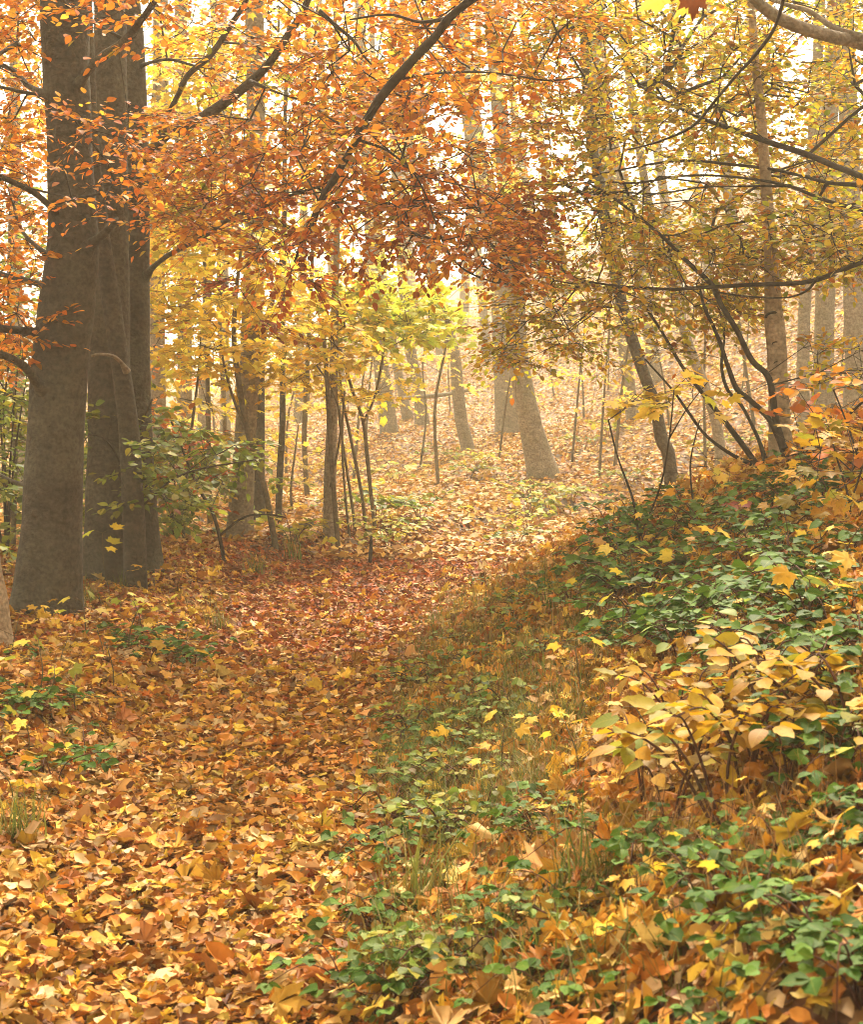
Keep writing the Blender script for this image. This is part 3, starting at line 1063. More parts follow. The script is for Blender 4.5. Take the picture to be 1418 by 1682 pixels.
canopy(beechF, rootsF, np.vstack([
    region([(430, -60), (960, -70), (940, 130), (760, 190), (600, 230), (480, 180)], 7.6, 9.4, 130),
    region([(480, 190), (720, 180), (860, 260), (880, 390), (760, 440), (560, 350), (420, 420)], 7.9, 9.8, 70),
    region([(620, 330), (860, 330), (900, 470), (760, 440), (660, 430)], 7.6, 8.8, 50),
    region([(480, 380), (560, 200), (700, 60), (760, 90), (620, 260), (540, 400)], 6.7, 7.4, 22),
    blob((.9, 6.8, 4.9), (1.6, 1.2, .7), 30)]),
    M['twig_bark'], M['beech_orange'], size=.047, twiglets=5, per=6)

# beeches added out of frame; their wide crowns shade the near path and air
for (x, y, rz, lab) in ((-5.2, 2.2, 3.6, 'added shade beech outside the frame to the left of the photographer'), (4.9, -1.5, 3.8, 'added shade beech outside the frame behind the photographer on the bank'),
                        (-3.0, -5.5, 4.0, 'added shade beech beside the path behind the photographer'), (5.6, 3.6, 3.4, 'added shade beech on the bank outside the frame to the right'), (-6.3, 8.6, 3.2, 'added shade beech outside the frame left of the thickest trunk')):
    g = np.array([x, y, float(terrain(x, y))])
    root = thing('beech_tree', g, lab, 'tree')
    _, q, rr = trunk(root, np.array([g, g + [.05, 0, 1.4], g + [0, .1, 3.5], g + [-x * .05, .1, 6]]), np.array([.24, .21, .19, .16]), M['beech_bark'], 13, 14)
    canopy(root, list(q[q[:, 2] > 4.5]), blob((x * .55, y, 8.6), (rz + .8, rz, 2.3), 230), M['twig_bark'], M['beech_orange'], size=.19, twiglets=4, per=5, tlen=(.4, .9), temps=RHOMB, step=.7, tip=.005, maxlen=6, fine=False, rmax=.06, tilt=.4)

# ------------------------------------------------------------------ the snag and the many-stemmed small tree on the bank
gS = ground_at(1284, 772)
YS = gS[1]
snag = thing('bank_tree', gS, 'pale brown trunk with a dark scar standing on the crest of the right bank', 'tree')
P, r = px_path([(1286, 772, 44), (1282, 720, 38), (1280, 650, 34), (1277, 580, 32), (1273, 530, 32), (1271, 505, 29), (1268, 440, 24), (1262, 340, 19), (1250, 180, 15), (1236, 20, 12)], YS)
P[0] = gS
_, qs, rs = trunk(snag, P, r, M['snag_bark'], 11, 18, .4, .05)
for (sx, sy, sw) in ((1272, 524, 24), (1276, 568, 11), (1280, 600, 9)):
    c = at(sx, sy, YS)
    k = int(np.argmin(np.abs(qs[:, 2] - c[2])))
    c = qs[k] + np.array([(-.25) * rs[k], -rs[k] * .93, 0])
    rad = sw * .5 * YS / F
    th = np.linspace(0, np.pi, 9)
    arc = np.array([c + np.array([math.cos(t) * rad, .3 * abs(math.cos(t)) * rad, math.sin(t) * rad * .7]) for t in th])
    m = Mesh()
    tube(m, arc, np.full(9, rad * .2), 6, 16, .1)
    m.build('bark_scar', M['twig_bark'], snag)
canopy(snag, list(qs[qs[:, 2] > 3.2]), blob(qs[int(np.argmin(np.abs(qs[:, 2] - 5.5)))], (1.6, 1.4, 1.8), 50), M['twig_bark'], M['beech_mixed'], size=.055, twiglets=4, per=6, maxlen=3)
YM = YS - .25
gM = at(1300, 772, YM)
gM[2] = terrain(gM[0], gM[1])
hornbeam = thing('small_tree', gM, 'small crooked tree with many thin dark stems beside the pale brown bank trunk', 'tree')
rootsM = []
ms = [
    ([(1303, 772, 16), (1290, 742, 14), (1276, 692, 12), (1264, 622, 11), (1236, 592, 10), (1211, 542, 9), (1186, 502, 9), (1170, 468, 9), (1130, 430, 7), (1090, 390, 6), (1042, 350, 5), (1000, 320, 4), (966, 300, 3)], YM, YM + .3),
    ([(1290, 738, 10), (1265, 690, 9), (1236, 660, 9), (1212, 640, 9), (1198, 606, 8), (1186, 570, 7), (1172, 535, 6), (1158, 505, 5), (1150, 470, 4)], YM, YM + .5),
    ([(1256, 782, 11), (1236, 752, 10), (1202, 706, 9), (1172, 668, 8), (1150, 640, 7), (1120, 600, 6), (1085, 540, 5), (1050, 490, 4)], YM + .1, YM + .7),
    ([(1262, 770, 8), (1250, 730, 7), (1232, 690, 6), (1216, 662, 6), (1196, 640, 6), (1186, 600, 5), (1190, 540, 4), (1170, 470, 3)], YM + .2, YM + .9),
    ([(1235, 762, 6), (1200, 745, 6), (1160, 715, 5), (1130, 675, 5), (1105, 640, 4), (1060, 590, 3)], YM + .2, YM + .6),
    ([(1303, 760, 7), (1330, 735, 6), (1370, 705, 5), (1418, 660, 4)], YM + .1, YM - .6)]
for pts, y0, y1 in ms:
    limb(hornbeam, pts, y0, y1, M['twig_bark'], name='stem', root_list=rootsM)
canopy(hornbeam, rootsM, np.vstack([
    region([(880, 470), (1090, 430), (1200, 500), (1180, 580), (1060, 590), (960, 560), (800, 600)], 8.8, 10, 32),
    region([(1300, 560), (1430, 540), (1430, 660), (1330, 650)], 8.2, 9.4, 16),
    region([(1180, 380), (1300, 400), (1230, 520), (1150, 500)], 8.8, 9.8, 14)]),
    M['twig_bark'], M['beech_mixed'], size=.045, twiglets=4, per=5, maxlen=3)

# ------------------------------------------------------------------ the misty trees, each traced
far = []
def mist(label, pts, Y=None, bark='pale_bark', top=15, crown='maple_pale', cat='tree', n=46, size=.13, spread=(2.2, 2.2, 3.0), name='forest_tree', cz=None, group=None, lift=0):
    root, q, rr, Y = traced_tree(name, label, cat, pts, Y, bark, top, group=group, sides=12, flare=.38)
    hi = q[q[:, 2] > max(3.2 + lift, q[:, 2].max() * .3)]
    if n and len(hi):
        c = hi[int(np.argmin(np.abs(hi[:, 2] - (q[0][2] + 5.2))))]
        a = blob(c, spread, int(n * .95))
        a = a[a[:, 2] > 2.6 + lift]
        canopy(root, hi, a, M['twig_bark'], M[crown], size=size, twiglets=4, per=5, tlen=(.3, .7), temps=MAPLE_FAR if 'maple' in crown else RHOMB,
               step=.6, tip=.004, maxlen=6, fine=False, rmax=.05, tilt=.45)
    far.append((root, q, Y))
    return root, q, Y


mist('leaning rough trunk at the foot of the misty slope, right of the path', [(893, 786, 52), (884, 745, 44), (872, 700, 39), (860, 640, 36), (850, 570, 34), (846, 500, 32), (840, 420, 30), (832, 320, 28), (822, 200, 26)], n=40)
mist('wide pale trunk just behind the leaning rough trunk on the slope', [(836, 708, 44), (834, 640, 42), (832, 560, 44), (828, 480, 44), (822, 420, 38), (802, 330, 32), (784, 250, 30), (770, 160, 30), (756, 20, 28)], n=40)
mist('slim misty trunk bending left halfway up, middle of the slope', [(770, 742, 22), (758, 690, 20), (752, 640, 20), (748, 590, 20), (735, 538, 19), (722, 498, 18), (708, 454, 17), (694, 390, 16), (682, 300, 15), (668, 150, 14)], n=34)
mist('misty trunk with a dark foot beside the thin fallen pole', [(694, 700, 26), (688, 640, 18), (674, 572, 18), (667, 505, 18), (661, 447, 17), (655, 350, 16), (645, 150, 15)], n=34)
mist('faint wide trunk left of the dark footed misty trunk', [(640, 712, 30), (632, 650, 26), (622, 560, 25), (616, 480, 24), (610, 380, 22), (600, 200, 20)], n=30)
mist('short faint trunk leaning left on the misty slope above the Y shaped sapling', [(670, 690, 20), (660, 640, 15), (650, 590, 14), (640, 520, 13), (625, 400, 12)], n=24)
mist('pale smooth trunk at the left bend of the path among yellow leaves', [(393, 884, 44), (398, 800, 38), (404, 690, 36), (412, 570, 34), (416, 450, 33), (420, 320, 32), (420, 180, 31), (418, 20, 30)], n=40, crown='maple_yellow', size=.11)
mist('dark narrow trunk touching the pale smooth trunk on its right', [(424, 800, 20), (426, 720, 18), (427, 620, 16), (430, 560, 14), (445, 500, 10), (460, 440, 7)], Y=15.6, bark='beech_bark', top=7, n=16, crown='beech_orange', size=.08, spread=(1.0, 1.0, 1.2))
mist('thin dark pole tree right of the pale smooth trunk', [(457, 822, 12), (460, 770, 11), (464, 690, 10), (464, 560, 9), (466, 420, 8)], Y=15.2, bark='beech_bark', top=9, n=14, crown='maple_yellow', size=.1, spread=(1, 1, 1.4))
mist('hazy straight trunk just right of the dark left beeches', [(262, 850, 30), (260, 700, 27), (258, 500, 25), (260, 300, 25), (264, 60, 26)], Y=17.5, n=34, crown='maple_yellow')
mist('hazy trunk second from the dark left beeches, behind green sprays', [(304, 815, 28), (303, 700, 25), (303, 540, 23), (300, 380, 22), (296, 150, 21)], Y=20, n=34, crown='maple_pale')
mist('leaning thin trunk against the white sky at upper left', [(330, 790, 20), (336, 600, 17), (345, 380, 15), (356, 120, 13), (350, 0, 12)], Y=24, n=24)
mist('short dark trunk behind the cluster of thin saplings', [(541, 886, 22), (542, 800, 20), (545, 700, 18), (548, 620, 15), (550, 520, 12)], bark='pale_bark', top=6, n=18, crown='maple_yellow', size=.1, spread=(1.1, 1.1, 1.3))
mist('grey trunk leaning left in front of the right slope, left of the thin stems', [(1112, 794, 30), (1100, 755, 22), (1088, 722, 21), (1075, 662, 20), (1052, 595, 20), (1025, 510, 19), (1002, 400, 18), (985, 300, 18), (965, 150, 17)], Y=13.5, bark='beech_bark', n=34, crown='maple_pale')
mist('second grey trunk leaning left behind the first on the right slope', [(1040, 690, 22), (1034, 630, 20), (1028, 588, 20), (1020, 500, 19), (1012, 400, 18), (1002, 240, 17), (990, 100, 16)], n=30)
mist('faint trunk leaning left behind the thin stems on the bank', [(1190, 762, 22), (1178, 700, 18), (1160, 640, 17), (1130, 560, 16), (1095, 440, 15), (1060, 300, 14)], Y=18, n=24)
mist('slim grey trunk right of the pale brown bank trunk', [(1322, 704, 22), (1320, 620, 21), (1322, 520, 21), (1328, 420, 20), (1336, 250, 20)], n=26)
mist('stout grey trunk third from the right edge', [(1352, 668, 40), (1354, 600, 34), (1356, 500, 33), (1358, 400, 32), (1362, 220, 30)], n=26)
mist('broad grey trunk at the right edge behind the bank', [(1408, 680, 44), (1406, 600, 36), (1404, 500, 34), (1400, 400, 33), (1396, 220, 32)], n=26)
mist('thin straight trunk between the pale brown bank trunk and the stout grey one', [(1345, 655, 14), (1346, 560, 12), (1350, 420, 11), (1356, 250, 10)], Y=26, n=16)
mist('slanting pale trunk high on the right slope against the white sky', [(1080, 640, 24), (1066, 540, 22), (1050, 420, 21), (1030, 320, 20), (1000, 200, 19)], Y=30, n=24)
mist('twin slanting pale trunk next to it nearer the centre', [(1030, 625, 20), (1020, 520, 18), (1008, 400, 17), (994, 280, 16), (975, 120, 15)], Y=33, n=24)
# rows of far trunks that only show as grey bars in the mist
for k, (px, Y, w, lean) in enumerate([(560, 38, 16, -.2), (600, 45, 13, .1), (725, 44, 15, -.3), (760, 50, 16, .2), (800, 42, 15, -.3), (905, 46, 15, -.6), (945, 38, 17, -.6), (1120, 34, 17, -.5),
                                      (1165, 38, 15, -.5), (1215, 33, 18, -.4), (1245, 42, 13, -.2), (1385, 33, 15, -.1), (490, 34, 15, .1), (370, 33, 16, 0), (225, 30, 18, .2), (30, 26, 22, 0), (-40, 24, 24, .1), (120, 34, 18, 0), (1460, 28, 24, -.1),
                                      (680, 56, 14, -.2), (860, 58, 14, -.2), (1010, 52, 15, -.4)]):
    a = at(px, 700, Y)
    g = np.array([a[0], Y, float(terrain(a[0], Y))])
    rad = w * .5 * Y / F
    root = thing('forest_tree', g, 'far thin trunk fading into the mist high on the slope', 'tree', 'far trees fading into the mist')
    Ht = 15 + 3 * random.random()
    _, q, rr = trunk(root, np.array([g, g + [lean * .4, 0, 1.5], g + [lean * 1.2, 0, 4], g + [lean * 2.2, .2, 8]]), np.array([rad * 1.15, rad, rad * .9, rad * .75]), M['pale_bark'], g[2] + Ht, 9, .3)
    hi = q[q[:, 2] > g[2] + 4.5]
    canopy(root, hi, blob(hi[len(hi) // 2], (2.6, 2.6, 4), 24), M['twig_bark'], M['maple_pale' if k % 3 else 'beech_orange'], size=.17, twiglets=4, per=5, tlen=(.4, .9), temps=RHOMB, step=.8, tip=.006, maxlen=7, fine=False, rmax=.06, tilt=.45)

# ------------------------------------------------------------------ yellow saplings where the path bends
def sapling(label, stems, Y, leafreg, leafmat, size, n, bark='sapling_bark', temps=None, group=None, twiglets=4, per=4, maxlen=2.5, name='maple_sapling', tlen=(.12, .3), cat='sapling', depth=.8):
    if Y is None:
        Y = ground_at(stems[0][0][0], stems[0][0][1])[1]
    a = at(stems[0][0][0], stems[0][0][1], Y)
    g = np.array([a[0], Y, float(terrain(a[0], Y))])
    root = thing(name, g, label, cat, group)
    rl = []
    for k, s in enumerate(stems):
        P, r = px_path(s, Y, Y - .15 if k else Y)
        if k == 0:
            P[0] = g - [0, 0, .05]
        m = Mesh()
        q, rr = tube(m, P, r, 8, max(10, len(P) * 5), .06)
        m.build('stem', M[bark], root)
        rl.extend(list(q[len(q) // 3:]))
    if n:
        canopy(root, rl, region(leafreg, Y - depth, Y + depth, n), M['twig_bark'], M[leafmat], size=size, twiglets=twiglets, per=per, tlen=tlen, temps=temps or MAPLE, maxlen=maxlen, tilt=.38, flat=.2, tip=.0013)
    return root


sapling('leaning maple sapling whose stem crosses the pale smooth trunk', [[(455, 902, 11), (434, 800, 10), (406, 706, 10), (389, 606, 9), (384, 536, 8), (392, 440, 6), (400, 380, 4)], [(410, 715, 5), (385, 660, 5), (368, 600, 4), (362, 560, 3)]], None,
        [(255, 300), (400, 270), (480, 420), (470, 560), (380, 640), (270, 580)], 'maple_yellow', .115, 130)
sapling('yellow maple sapling with two crossing thin stems', [[(556, 902, 9), (543, 730, 8), (536, 606, 7), (531, 538, 5)], [(543, 800, 4), (560, 700, 4), (545, 640, 3), (520, 600, 3)]], None,
        [(440, 480), (560, 440), (600, 520), (560, 620), (450, 640)], 'maple_yellow', .105, 95)
sapling('Y shaped maple sapling with lime leaves over the path bend', [[(618, 876, 7), (610, 815, 7), (604, 758, 7), (597, 694, 6), (582, 650, 5), (571, 616, 5), (563, 590, 4)], [(597, 694, 5), (615, 653, 4), (627, 596, 4), (631, 555, 3), (627, 515, 3)], [(628, 580, 3), (660, 560, 2), (700, 545, 2)]], None,
        [(530, 470), (640, 455), (760, 510), (750, 560), (650, 560), (560, 560)], 'maple_lime', .115, 120)
sapling('slim sapling left of the Y shaped one carrying yellow drooping leaves', [[(603, 872, 6), (592, 800, 6), (576, 720, 5), (562, 650, 4), (556, 590, 3)]], None,
        [(540, 560), (640, 580), (670, 660), (600, 660)], 'maple_yellow', .10, 13)
sapling('bare slim sapling second of the cluster at the path bend', [[(586, 876, 5), (574, 800, 5), (560, 710, 4), (552, 640, 3)]], None, [(530, 600), (580, 600), (590, 680), (530, 680)], 'maple_yellow', .09, 4)
sapling('thinnest sapling of the cluster at the path bend', [[(575, 884, 5), (566, 800, 4), (562, 720, 4), (566, 640, 3)]], None, [(540, 600), (600, 600), (590, 680), (530, 680)], 'maple_pale', .09, 4)
sapling('yellow maple sapling behind the green beech sprays', [[(300, 880, 6), (305, 800, 6), (315, 700, 5), (325, 620, 4), (330, 540, 3)]], 13.2,
        [(250, 520), (380, 500), (400, 640), (370, 720), (260, 640)], 'maple_yellow', .11, 22)
sapling('tall yellow maple sapling high between the left beeches and the pale trunk', [[(345, 880, 9), (342, 700, 8), (338, 500, 7), (330, 300, 5), (325, 150, 3)]], 15.5,
        [(250, 60), (400, 40), (420, 260), (390, 440), (260, 440)], 'maple_yellow', .11, 190, maxlen=3.5, depth=1.2)
sapling('tall pale yellow maple above the path bend, behind the rust leaves', [[(505, 850, 9), (500, 700, 8), (510, 500, 7), (515, 350, 5), (520, 200, 3)]], 18.5,
        [(430, 100), (640, 60), (660, 430), (560, 500), (440, 470)], 'maple_yellow', .11, 140, maxlen=4, depth=1.4)
sapling('low pale maple shrub on the misty left side below the saplings', [[(480, 850, 5), (478, 800, 4), (485, 740, 3), (490, 700, 2)]], 17,
        [(430, 660), (560, 640), (600, 800), (450, 840)], 'maple_pale', .11, 26)

# green beech sprays in front of the dark trunks
gg = ground_at(222, 968)
root = thing('beech_sapling', gg, 'young beech with green horizontal sprays in front of the dark left trunks', 'sapling')
rl = []
for s, y0, y1 in (([(224, 968, 7), (216, 900, 7), (213, 850, 6), (205, 780, 5), (220, 730, 5), (240, 680, 4), (250, 655, 3)], gg[1], gg[1] + .1),
                  ([(213, 850, 5), (235, 830, 4), (280, 790, 4), (330, 770, 3), (420, 755, 2)], gg[1], gg[1] - .3),
                  ([(205, 780, 4), (180, 730, 3), (150, 715, 2), (130, 735, 2)], gg[1], gg[1] - .5)):
    P, r = px_path(s, y0, y1)
    m = Mesh()
    q, rr = tube(m, P, r, 7, 24, .05)
    m.build('stem', M['twig_bark'], root)
    rl += list(q[4:])
canopy(root, rl, np.vstack([region([(125, 690), (240, 660), (300, 690), (430, 745), (440, 770), (330, 790), (200, 800), (140, 760)], gg[1] - .5, gg[1] + .5, 40),
                            region([(200, 780), (330, 770), (300, 860), (210, 840)], gg[1] - .3, gg[1] + .4, 14)]),
       M['twig_bark'], M['beech_green'], size=.062, twiglets=4, per=6, tlen=(.1, .25))
sapling('dead twiggy shrub with orange leaves behind the green beech sapling', [[(372, 905, 7), (352, 850, 6), (325, 800, 5), (300, 740, 4), (280, 690, 3)], [(360, 880, 5), (400, 850, 4), (440, 845, 3), (470, 850, 2)]], 11.5,
        [(270, 700), (360, 740), (380, 850), (260, 830)], 'beech_rust', .06, 14, name='woody_shrub', cat='shrub', temps=BEECH, bark='twig_bark', per=4)

for (px, Y, reg, mt, n, lab) in ((225, 15.0, [(150, 250), (330, 230), (340, 700), (240, 820), (150, 700)], 'beech_orange', 70, 'slender young beech with orange leaves filling the gap behind the dark left trunks'),
                                 (20, 13.0, [(-80, 300), (70, 300), (70, 860), (-80, 900)], 'beech_green', 85, 'young green beech behind the thickest beech at the left edge'),
                                 (365, 19.0, [(270, 300), (470, 300), (480, 720), (300, 760)], 'maple_yellow', 80, 'bushy yellow maple far behind the pale smooth trunk'),
                                 (-10, 16.0, [(-90, -50), (80, -50), (80, 420), (-90, 420)], 'beech_orange', 90, 'tall young beech with orange leaves behind the upper left edge')):
    sapling(lab, [[(px, 880, 9), (px + 4, 700, 8), (px - 6, 480, 7), (px, 250, 5)]], Y, reg, mt, .08 if 'beech' in mt else .115, n, temps=BEECH if 'beech' in mt else MAPLE, per=5, maxlen=4, depth=1.3, tlen=(.2, .45), name='young_tree', cat='young tree')

# dark undergrowth in the deep shade behind the left beeches
for k, (px, Y, h, lab) in enumerate([(10, 11.6, 1.5, 'dark green undergrowth bush at the left edge behind the thick beech'), (200, 12.6, 1.0, 'low dark bush in the shade between the left trunks'), (-60, 10.2, 1.9, 'dark leafy bush cut by the left edge'), (290, 13.6, .8, 'dim bush right of the dark left trunks'), (110, 13.5, 1.8, 'tall dark bush seen between the two left trunks')]):
    a = at(px, 900, Y)
    g = np.array([a[0], Y, float(terrain(a[0], Y))])
    root = thing('undergrowth_bush', g, lab, 'bush')
    rl = []
    for s in range(5):
        d = R.normal(0, .25, 2)
        m = Mesh()
        q, rr = tube(m, np.array([g, g + [d[0] * .5, d[1] * .5, h * .5], g + [d[0] * 1.4, d[1] * 1.4, h]]), np.array([.012, .008, .004]), 6, 12)
        m.build('stem', M['twig_bark'], root)
        rl += list(q[3:])
    canopy(root, rl, blob(g + [0, 0, h * .6], (.85, .7, h * .55), 62), M['twig_bark'], M['beech_green'], size=.07, twiglets=4, per=6, tlen=(.12, .3))

# ------------------------------------------------------------------ plants of the forest floor, one model of each kind and then copies
def copy_thing(o, loc, rot, s, label=None, tilt=None):
    c = o.copy()
    C.objects.link(c)
    c.location = [float(v) for v in loc]
    c.rotation_euler = (tilt[0] if tilt else 0, tilt[1] if tilt else 0, rot)
    c.scale = (s, s, s)
    if label:
        c['label'] = label
    for ch in o.children:
        d = ch.copy()
        C.objects.link(d)
        d.parent = c
        for g in ch.children:
            e = g.copy()
            C.objects.link(e)
            e.parent = d
    return c


def model_bramble(label, group, mat='bramble_green', stems=4, h=.2, size=.07, name='bramble', cat='bramble'):
    root = thing(name, (0, 0, 0), label, cat, group)
    sm_, lp, ld, ln, ls = Mesh(), [], [], [], []
    for s in range(stems):
        a = s * 6.28 / stems + R.normal(0, .4)
        out = np.array([math.cos(a), math.sin(a), 0])
        L_ = h * R.uniform(.8, 1.6)
        P = np.array([[0, 0, -.03], out * L_ * .25 + [0, 0, h * .6], out * L_ * .7 + [0, 0, h * R.uniform(.7, 1.1)], out * L_ * 1.2 + [0, 0, h * R.uniform(.35, .9)]])
        q, rr = tube(sm_, P, np.array([.003, .0028, .0022, .0012]), 5, 12)
        for i in range(3, 12, 2):
            side = np.cross(q[min(i + 1, 11)] - q[i - 1], [0, 0, 1.0])
            side = unit(side) * (1 if i % 4 == 1 else -1)
            fw = unit(q[i] - q[i - 1])
            pd = unit(side * .8 + fw * .5 + [0, 0, .35])
            e = q[i] + pd * R.uniform(.03, .06)
            segs(sm_, [q[i]], [e], [.0012], [.0009], 4)
            hd = unit(pd * [1, 1, .2] + [0, 0, -.12])
            sd = unit(np.cross(hd, [0, 0, 1.0]))
            k = R.uniform(.8, 1.2)
            for (dd, sc) in ((hd, 1.0), (unit(hd * .35 + sd), .82), (unit(hd * .35 - sd), .82)):
                lp.append(e)
                ld.append(unit(dd + R.normal(0, .12, 3)))
                ln.append(unit(np.array([0, 0, 1.0]) + R.normal(0, .28, 3)))
                ls.append(size * k * sc)
    sm_.build('stem', M['stem_red'], root)
    lm = Mesh()
    leaves(lm, SERR, lp, ld, ln, np.array(ls))
    lm.build('foliage', M[mat], root)
    return root


def model_seedling(label, group, mat, n=5, h=.28, size=.1, name='maple_seedling', cat='seedling', temps=None):
    root = thing(name, (0, 0, 0), label, cat, group)
    s, lp, ld, ln, ls = Mesh(), [], [], [], []
    q, rr = tube(s, np.array([[0, 0, -.03], [R.normal(0, .01), R.normal(0, .01), h * .5], [R.normal(0, .02), R.normal(0, .02), h]]), np.array([.003, .0025, .0018]), 5, 8)
    for k in range(n):
        a = k * 2.4 + R.normal(0, .3)
        i = 7 - (k // 2) * 2 if k < 6 else 3
        d = np.array([math.cos(a), math.sin(a), R.uniform(.1, .6)])
        e = q[max(i, 2)] + unit(d) * R.uniform(.05, .1)
        segs(s, [q[max(i, 2)]], [e], [.0012], [.0008], 4)
        lp.append(e)
        ld.append(unit(d * [1, 1, 0] + [0, 0, -.25] + R.normal(0, .15, 3)))
        ln.append(unit(np.array([0, -.35, 1.0]) + R.normal(0, .25, 3)))
        ls.append(size * R.uniform(.75, 1.2))
    s.build('stem', M['stem_green'], root)
    lm = Mesh()
    leaves(lm, temps or MAPLE, lp, ld, ln, np.array(ls))
    lm.build('foliage', M[mat], root, smooth=False)
    return root


def model_shrub(label, group, mat, h=.4, size=.09, stems=4, name='dogwood_shrub', cat='shrub', per=8):
    root = thing(name, (0, 0, 0), label, cat, group)
    s, lp, ld, ln, ls = Mesh(), [], [], [], []
    for k in range(stems):
        a = k * 6.28 / stems + R.normal(0, .4)
        out = np.array([math.cos(a), math.sin(a), 0]) * h * R.uniform(.4, .9)
        P = np.array([[0, 0, -.03], out * .3 + [0, 0, h * .55], out * .75 + [0, 0, h * .9], out * 1.2 + [0, 0, h * R.uniform(.8, 1.05)]])
        q, rr = tube(s, P, np.array([.004, .0032, .0022, .0014]), 5, 14)
        for j in range(per):
            i = 5 + int(j * 8 / per)
            fw = unit(q[min(i + 1, 13)] - q[i - 1])
            sd = unit(np.cross(fw, [0, 0, 1.0])) * (1 if j % 2 else -1)
            d = unit(fw * .5 + sd + [0, 0, .15]) if j < per - 1 else fw
            e = q[min(i, 13)] + d * .018
            segs(s, [q[min(i, 13)]], [e], [.0011], [.0009], 4)
            lp.append(e)
            ld.append(unit(d * [1, 1, .5] + [0, 0, -.22] + R.normal(0, .14, 3)))
            ln.append(unit(np.array([0, -.3, 1.0]) + R.normal(0, .25, 3)))
            ls.append(size * R.uniform(.7, 1.2))
    s.build('stem', M['stem_red'], root)
    lm = Mesh()
    leaves(lm, OVAL5, lp, ld, ln, np.array(ls))
    lm.build('foliage', M[mat], root)
    return root


def model_grass(label, group, mat, n=45, h=.25, name='grass_tuft', cat='grass'):
    root = thing(name, (0, 0, 0), label, cat, group)
    m = Mesh()
    blades(m, R.normal(0, .035, (n, 3)) * [1, 1, 0], h)
    m.build('blades', M[mat], root)
    return root


def blades(m, P, h, w=.0028):
    n = len(P)
    a = R.uniform(0, 6.28, n)
    out = np.stack([np.cos(a), np.sin(a), np.zeros(n)], -1)
    sd = np.stack([-np.sin(a), np.cos(a), np.zeros(n)], -1)
    H = h * R.uniform(.5, 1.25, n)[:, None]
    bend = R.uniform(.15, .9, n)[:, None]
    up = np.array([[0, 0, 1.0]])
    rows = []
    for t in (0, .35, .7, 1.0):
        c = P + up * H * (t - .45 * bend * t * t) + out * H * bend * t * t
        ww = w * (1 - t * .92)
        rows += [c - sd * ww, c + sd * ww]
    V = np.stack(rows, 1).reshape(-1, 3)
    b = (np.arange(n) * 8)[:, None]
    q = np.concatenate([b + np.array([[0, 1, 3, 2]]), b + np.array([[2, 3, 5, 4]]), b + np.array([[4, 5, 7, 6]])])
    m.add(V, [q])


def px_points(poly, n):
    poly = np.asarray(poly, float)
    lo, hi = poly.min(0), poly.max(0)
    out = []
    while len(out) < n:
        x, y = R.uniform(lo[0], hi[0]), R.uniform(lo[1], hi[1])
        if in_poly(np.array([x]), np.array([y]), poly)[0]:
            out.append((x, y))
    return out


def plant_all(models, spots, smin=.75, smax=1.2, relabel=None, drop=.0, near=1.0):
    used = set()
    for i, (px, py) in enumerate(spots):
        g = ground_at(px, py)
        g[2] -= drop
        k = i % len(models)
        s, rz = R.uniform(smin, smax) * np.interp(py, [1150, 1400], [1, near]), R.uniform(0, 6.28)
        tl = (R.normal(0, .1), R.normal(0, .1))
        if k not in used:
            used.add(k)
            o = models[k]
            o.location = [float(v) for v in g]
            o.rotation_euler = (tl[0], tl[1], rz)
            o.scale = (s, s, s)
            if relabel:
                o['label'] = relabel
        else:
            copy_thing(models[k], g, rz, s, relabel, tl)


G1 = 'brambles on the right bank'
L1 = 'dark green bramble spray growing among fallen leaves on the right bank'
bank_spots = (px_points([(985, 900), (1090, 830), (1290, 805), (1418, 820), (1418, 1060), (1250, 1060), (1100, 1100), (960, 1060), (930, 980)], 70)
              + px_points([(1180, 1060), (1418, 1040), (1418, 1330), (1340, 1300), (1240, 1180)], 16)
              + px_points([(1180, 1420), (1440, 1330), (1500, 1760), (1200, 1760), (1090, 1640)], 19)
              + px_points([(1000, 1400), (1150, 1400), (1180, 1600), (1040, 1620)], 4)
              + px_points([(780, 1320), (930, 1320), (930, 1420), (800, 1410)], 3)
              + px_points([(820, 1520), (1010, 1480), (1010, 1700), (830, 1700)], 4)
              + px_points([(640, 1390), (760, 1390), (740, 1500), (640, 1500)], 2)
              + px_points([(560, 1520), (690, 1500), (690, 1680), (570, 1680)], 1))
plant_all([model_bramble(L1, G1, stems=s, h=h, size=z) for s, h, z in ((4, .15, .052), (3, .19, .056), (5, .12, .046), (4, .17, .05), (3, .13, .058))], bank_spots, .75, 1.15, near=.62)
GV = 'small herbs in the verge'
LV = 'tiny green herb in the grass along the right edge of the path'
plant_all([model_bramble(LV, GV, 'bramble_green', 3, .08, .036, 'verge_herb', 'herb'), model_bramble(LV, GV, 'light_green', 3, .07, .03, 'verge_herb', 'herb'), model_bramble(LV, GV, 'beech_green', 4, .10, .034, 'verge_herb', 'herb')],
          px_points([(760, 960), (900, 930), (960, 1000), (900, 1200), (780, 1400), (660, 1450), (600, 1640), (560, 1600), (640, 1330), (650, 1180), (700, 1060)], 46) + px_points([(600, 1400), (1000, 1350), (1100, 1500), (900, 1680), (580, 1680)], 10), .7, 1.2, LV)
G2 = 'brambles on the left verge'
L2 = 'dark green bramble sprig on the left verge of the path'
left_spots = (px_points([(190, 1060), (350, 1070), (345, 1120), (190, 1110)], 6) + px_points([(0, 1160), (120, 1160), (100, 1230), (0, 1220)], 5)
              + [(145, 1265), (90, 1300), (60, 1090), (240, 1100)])
plant_all([model_bramble(L2, G2, stems=s, h=h, size=z) for s, h, z in ((3, .13, .05), (4, .11, .046), (2, .15, .054))], left_spots, .6, .95)

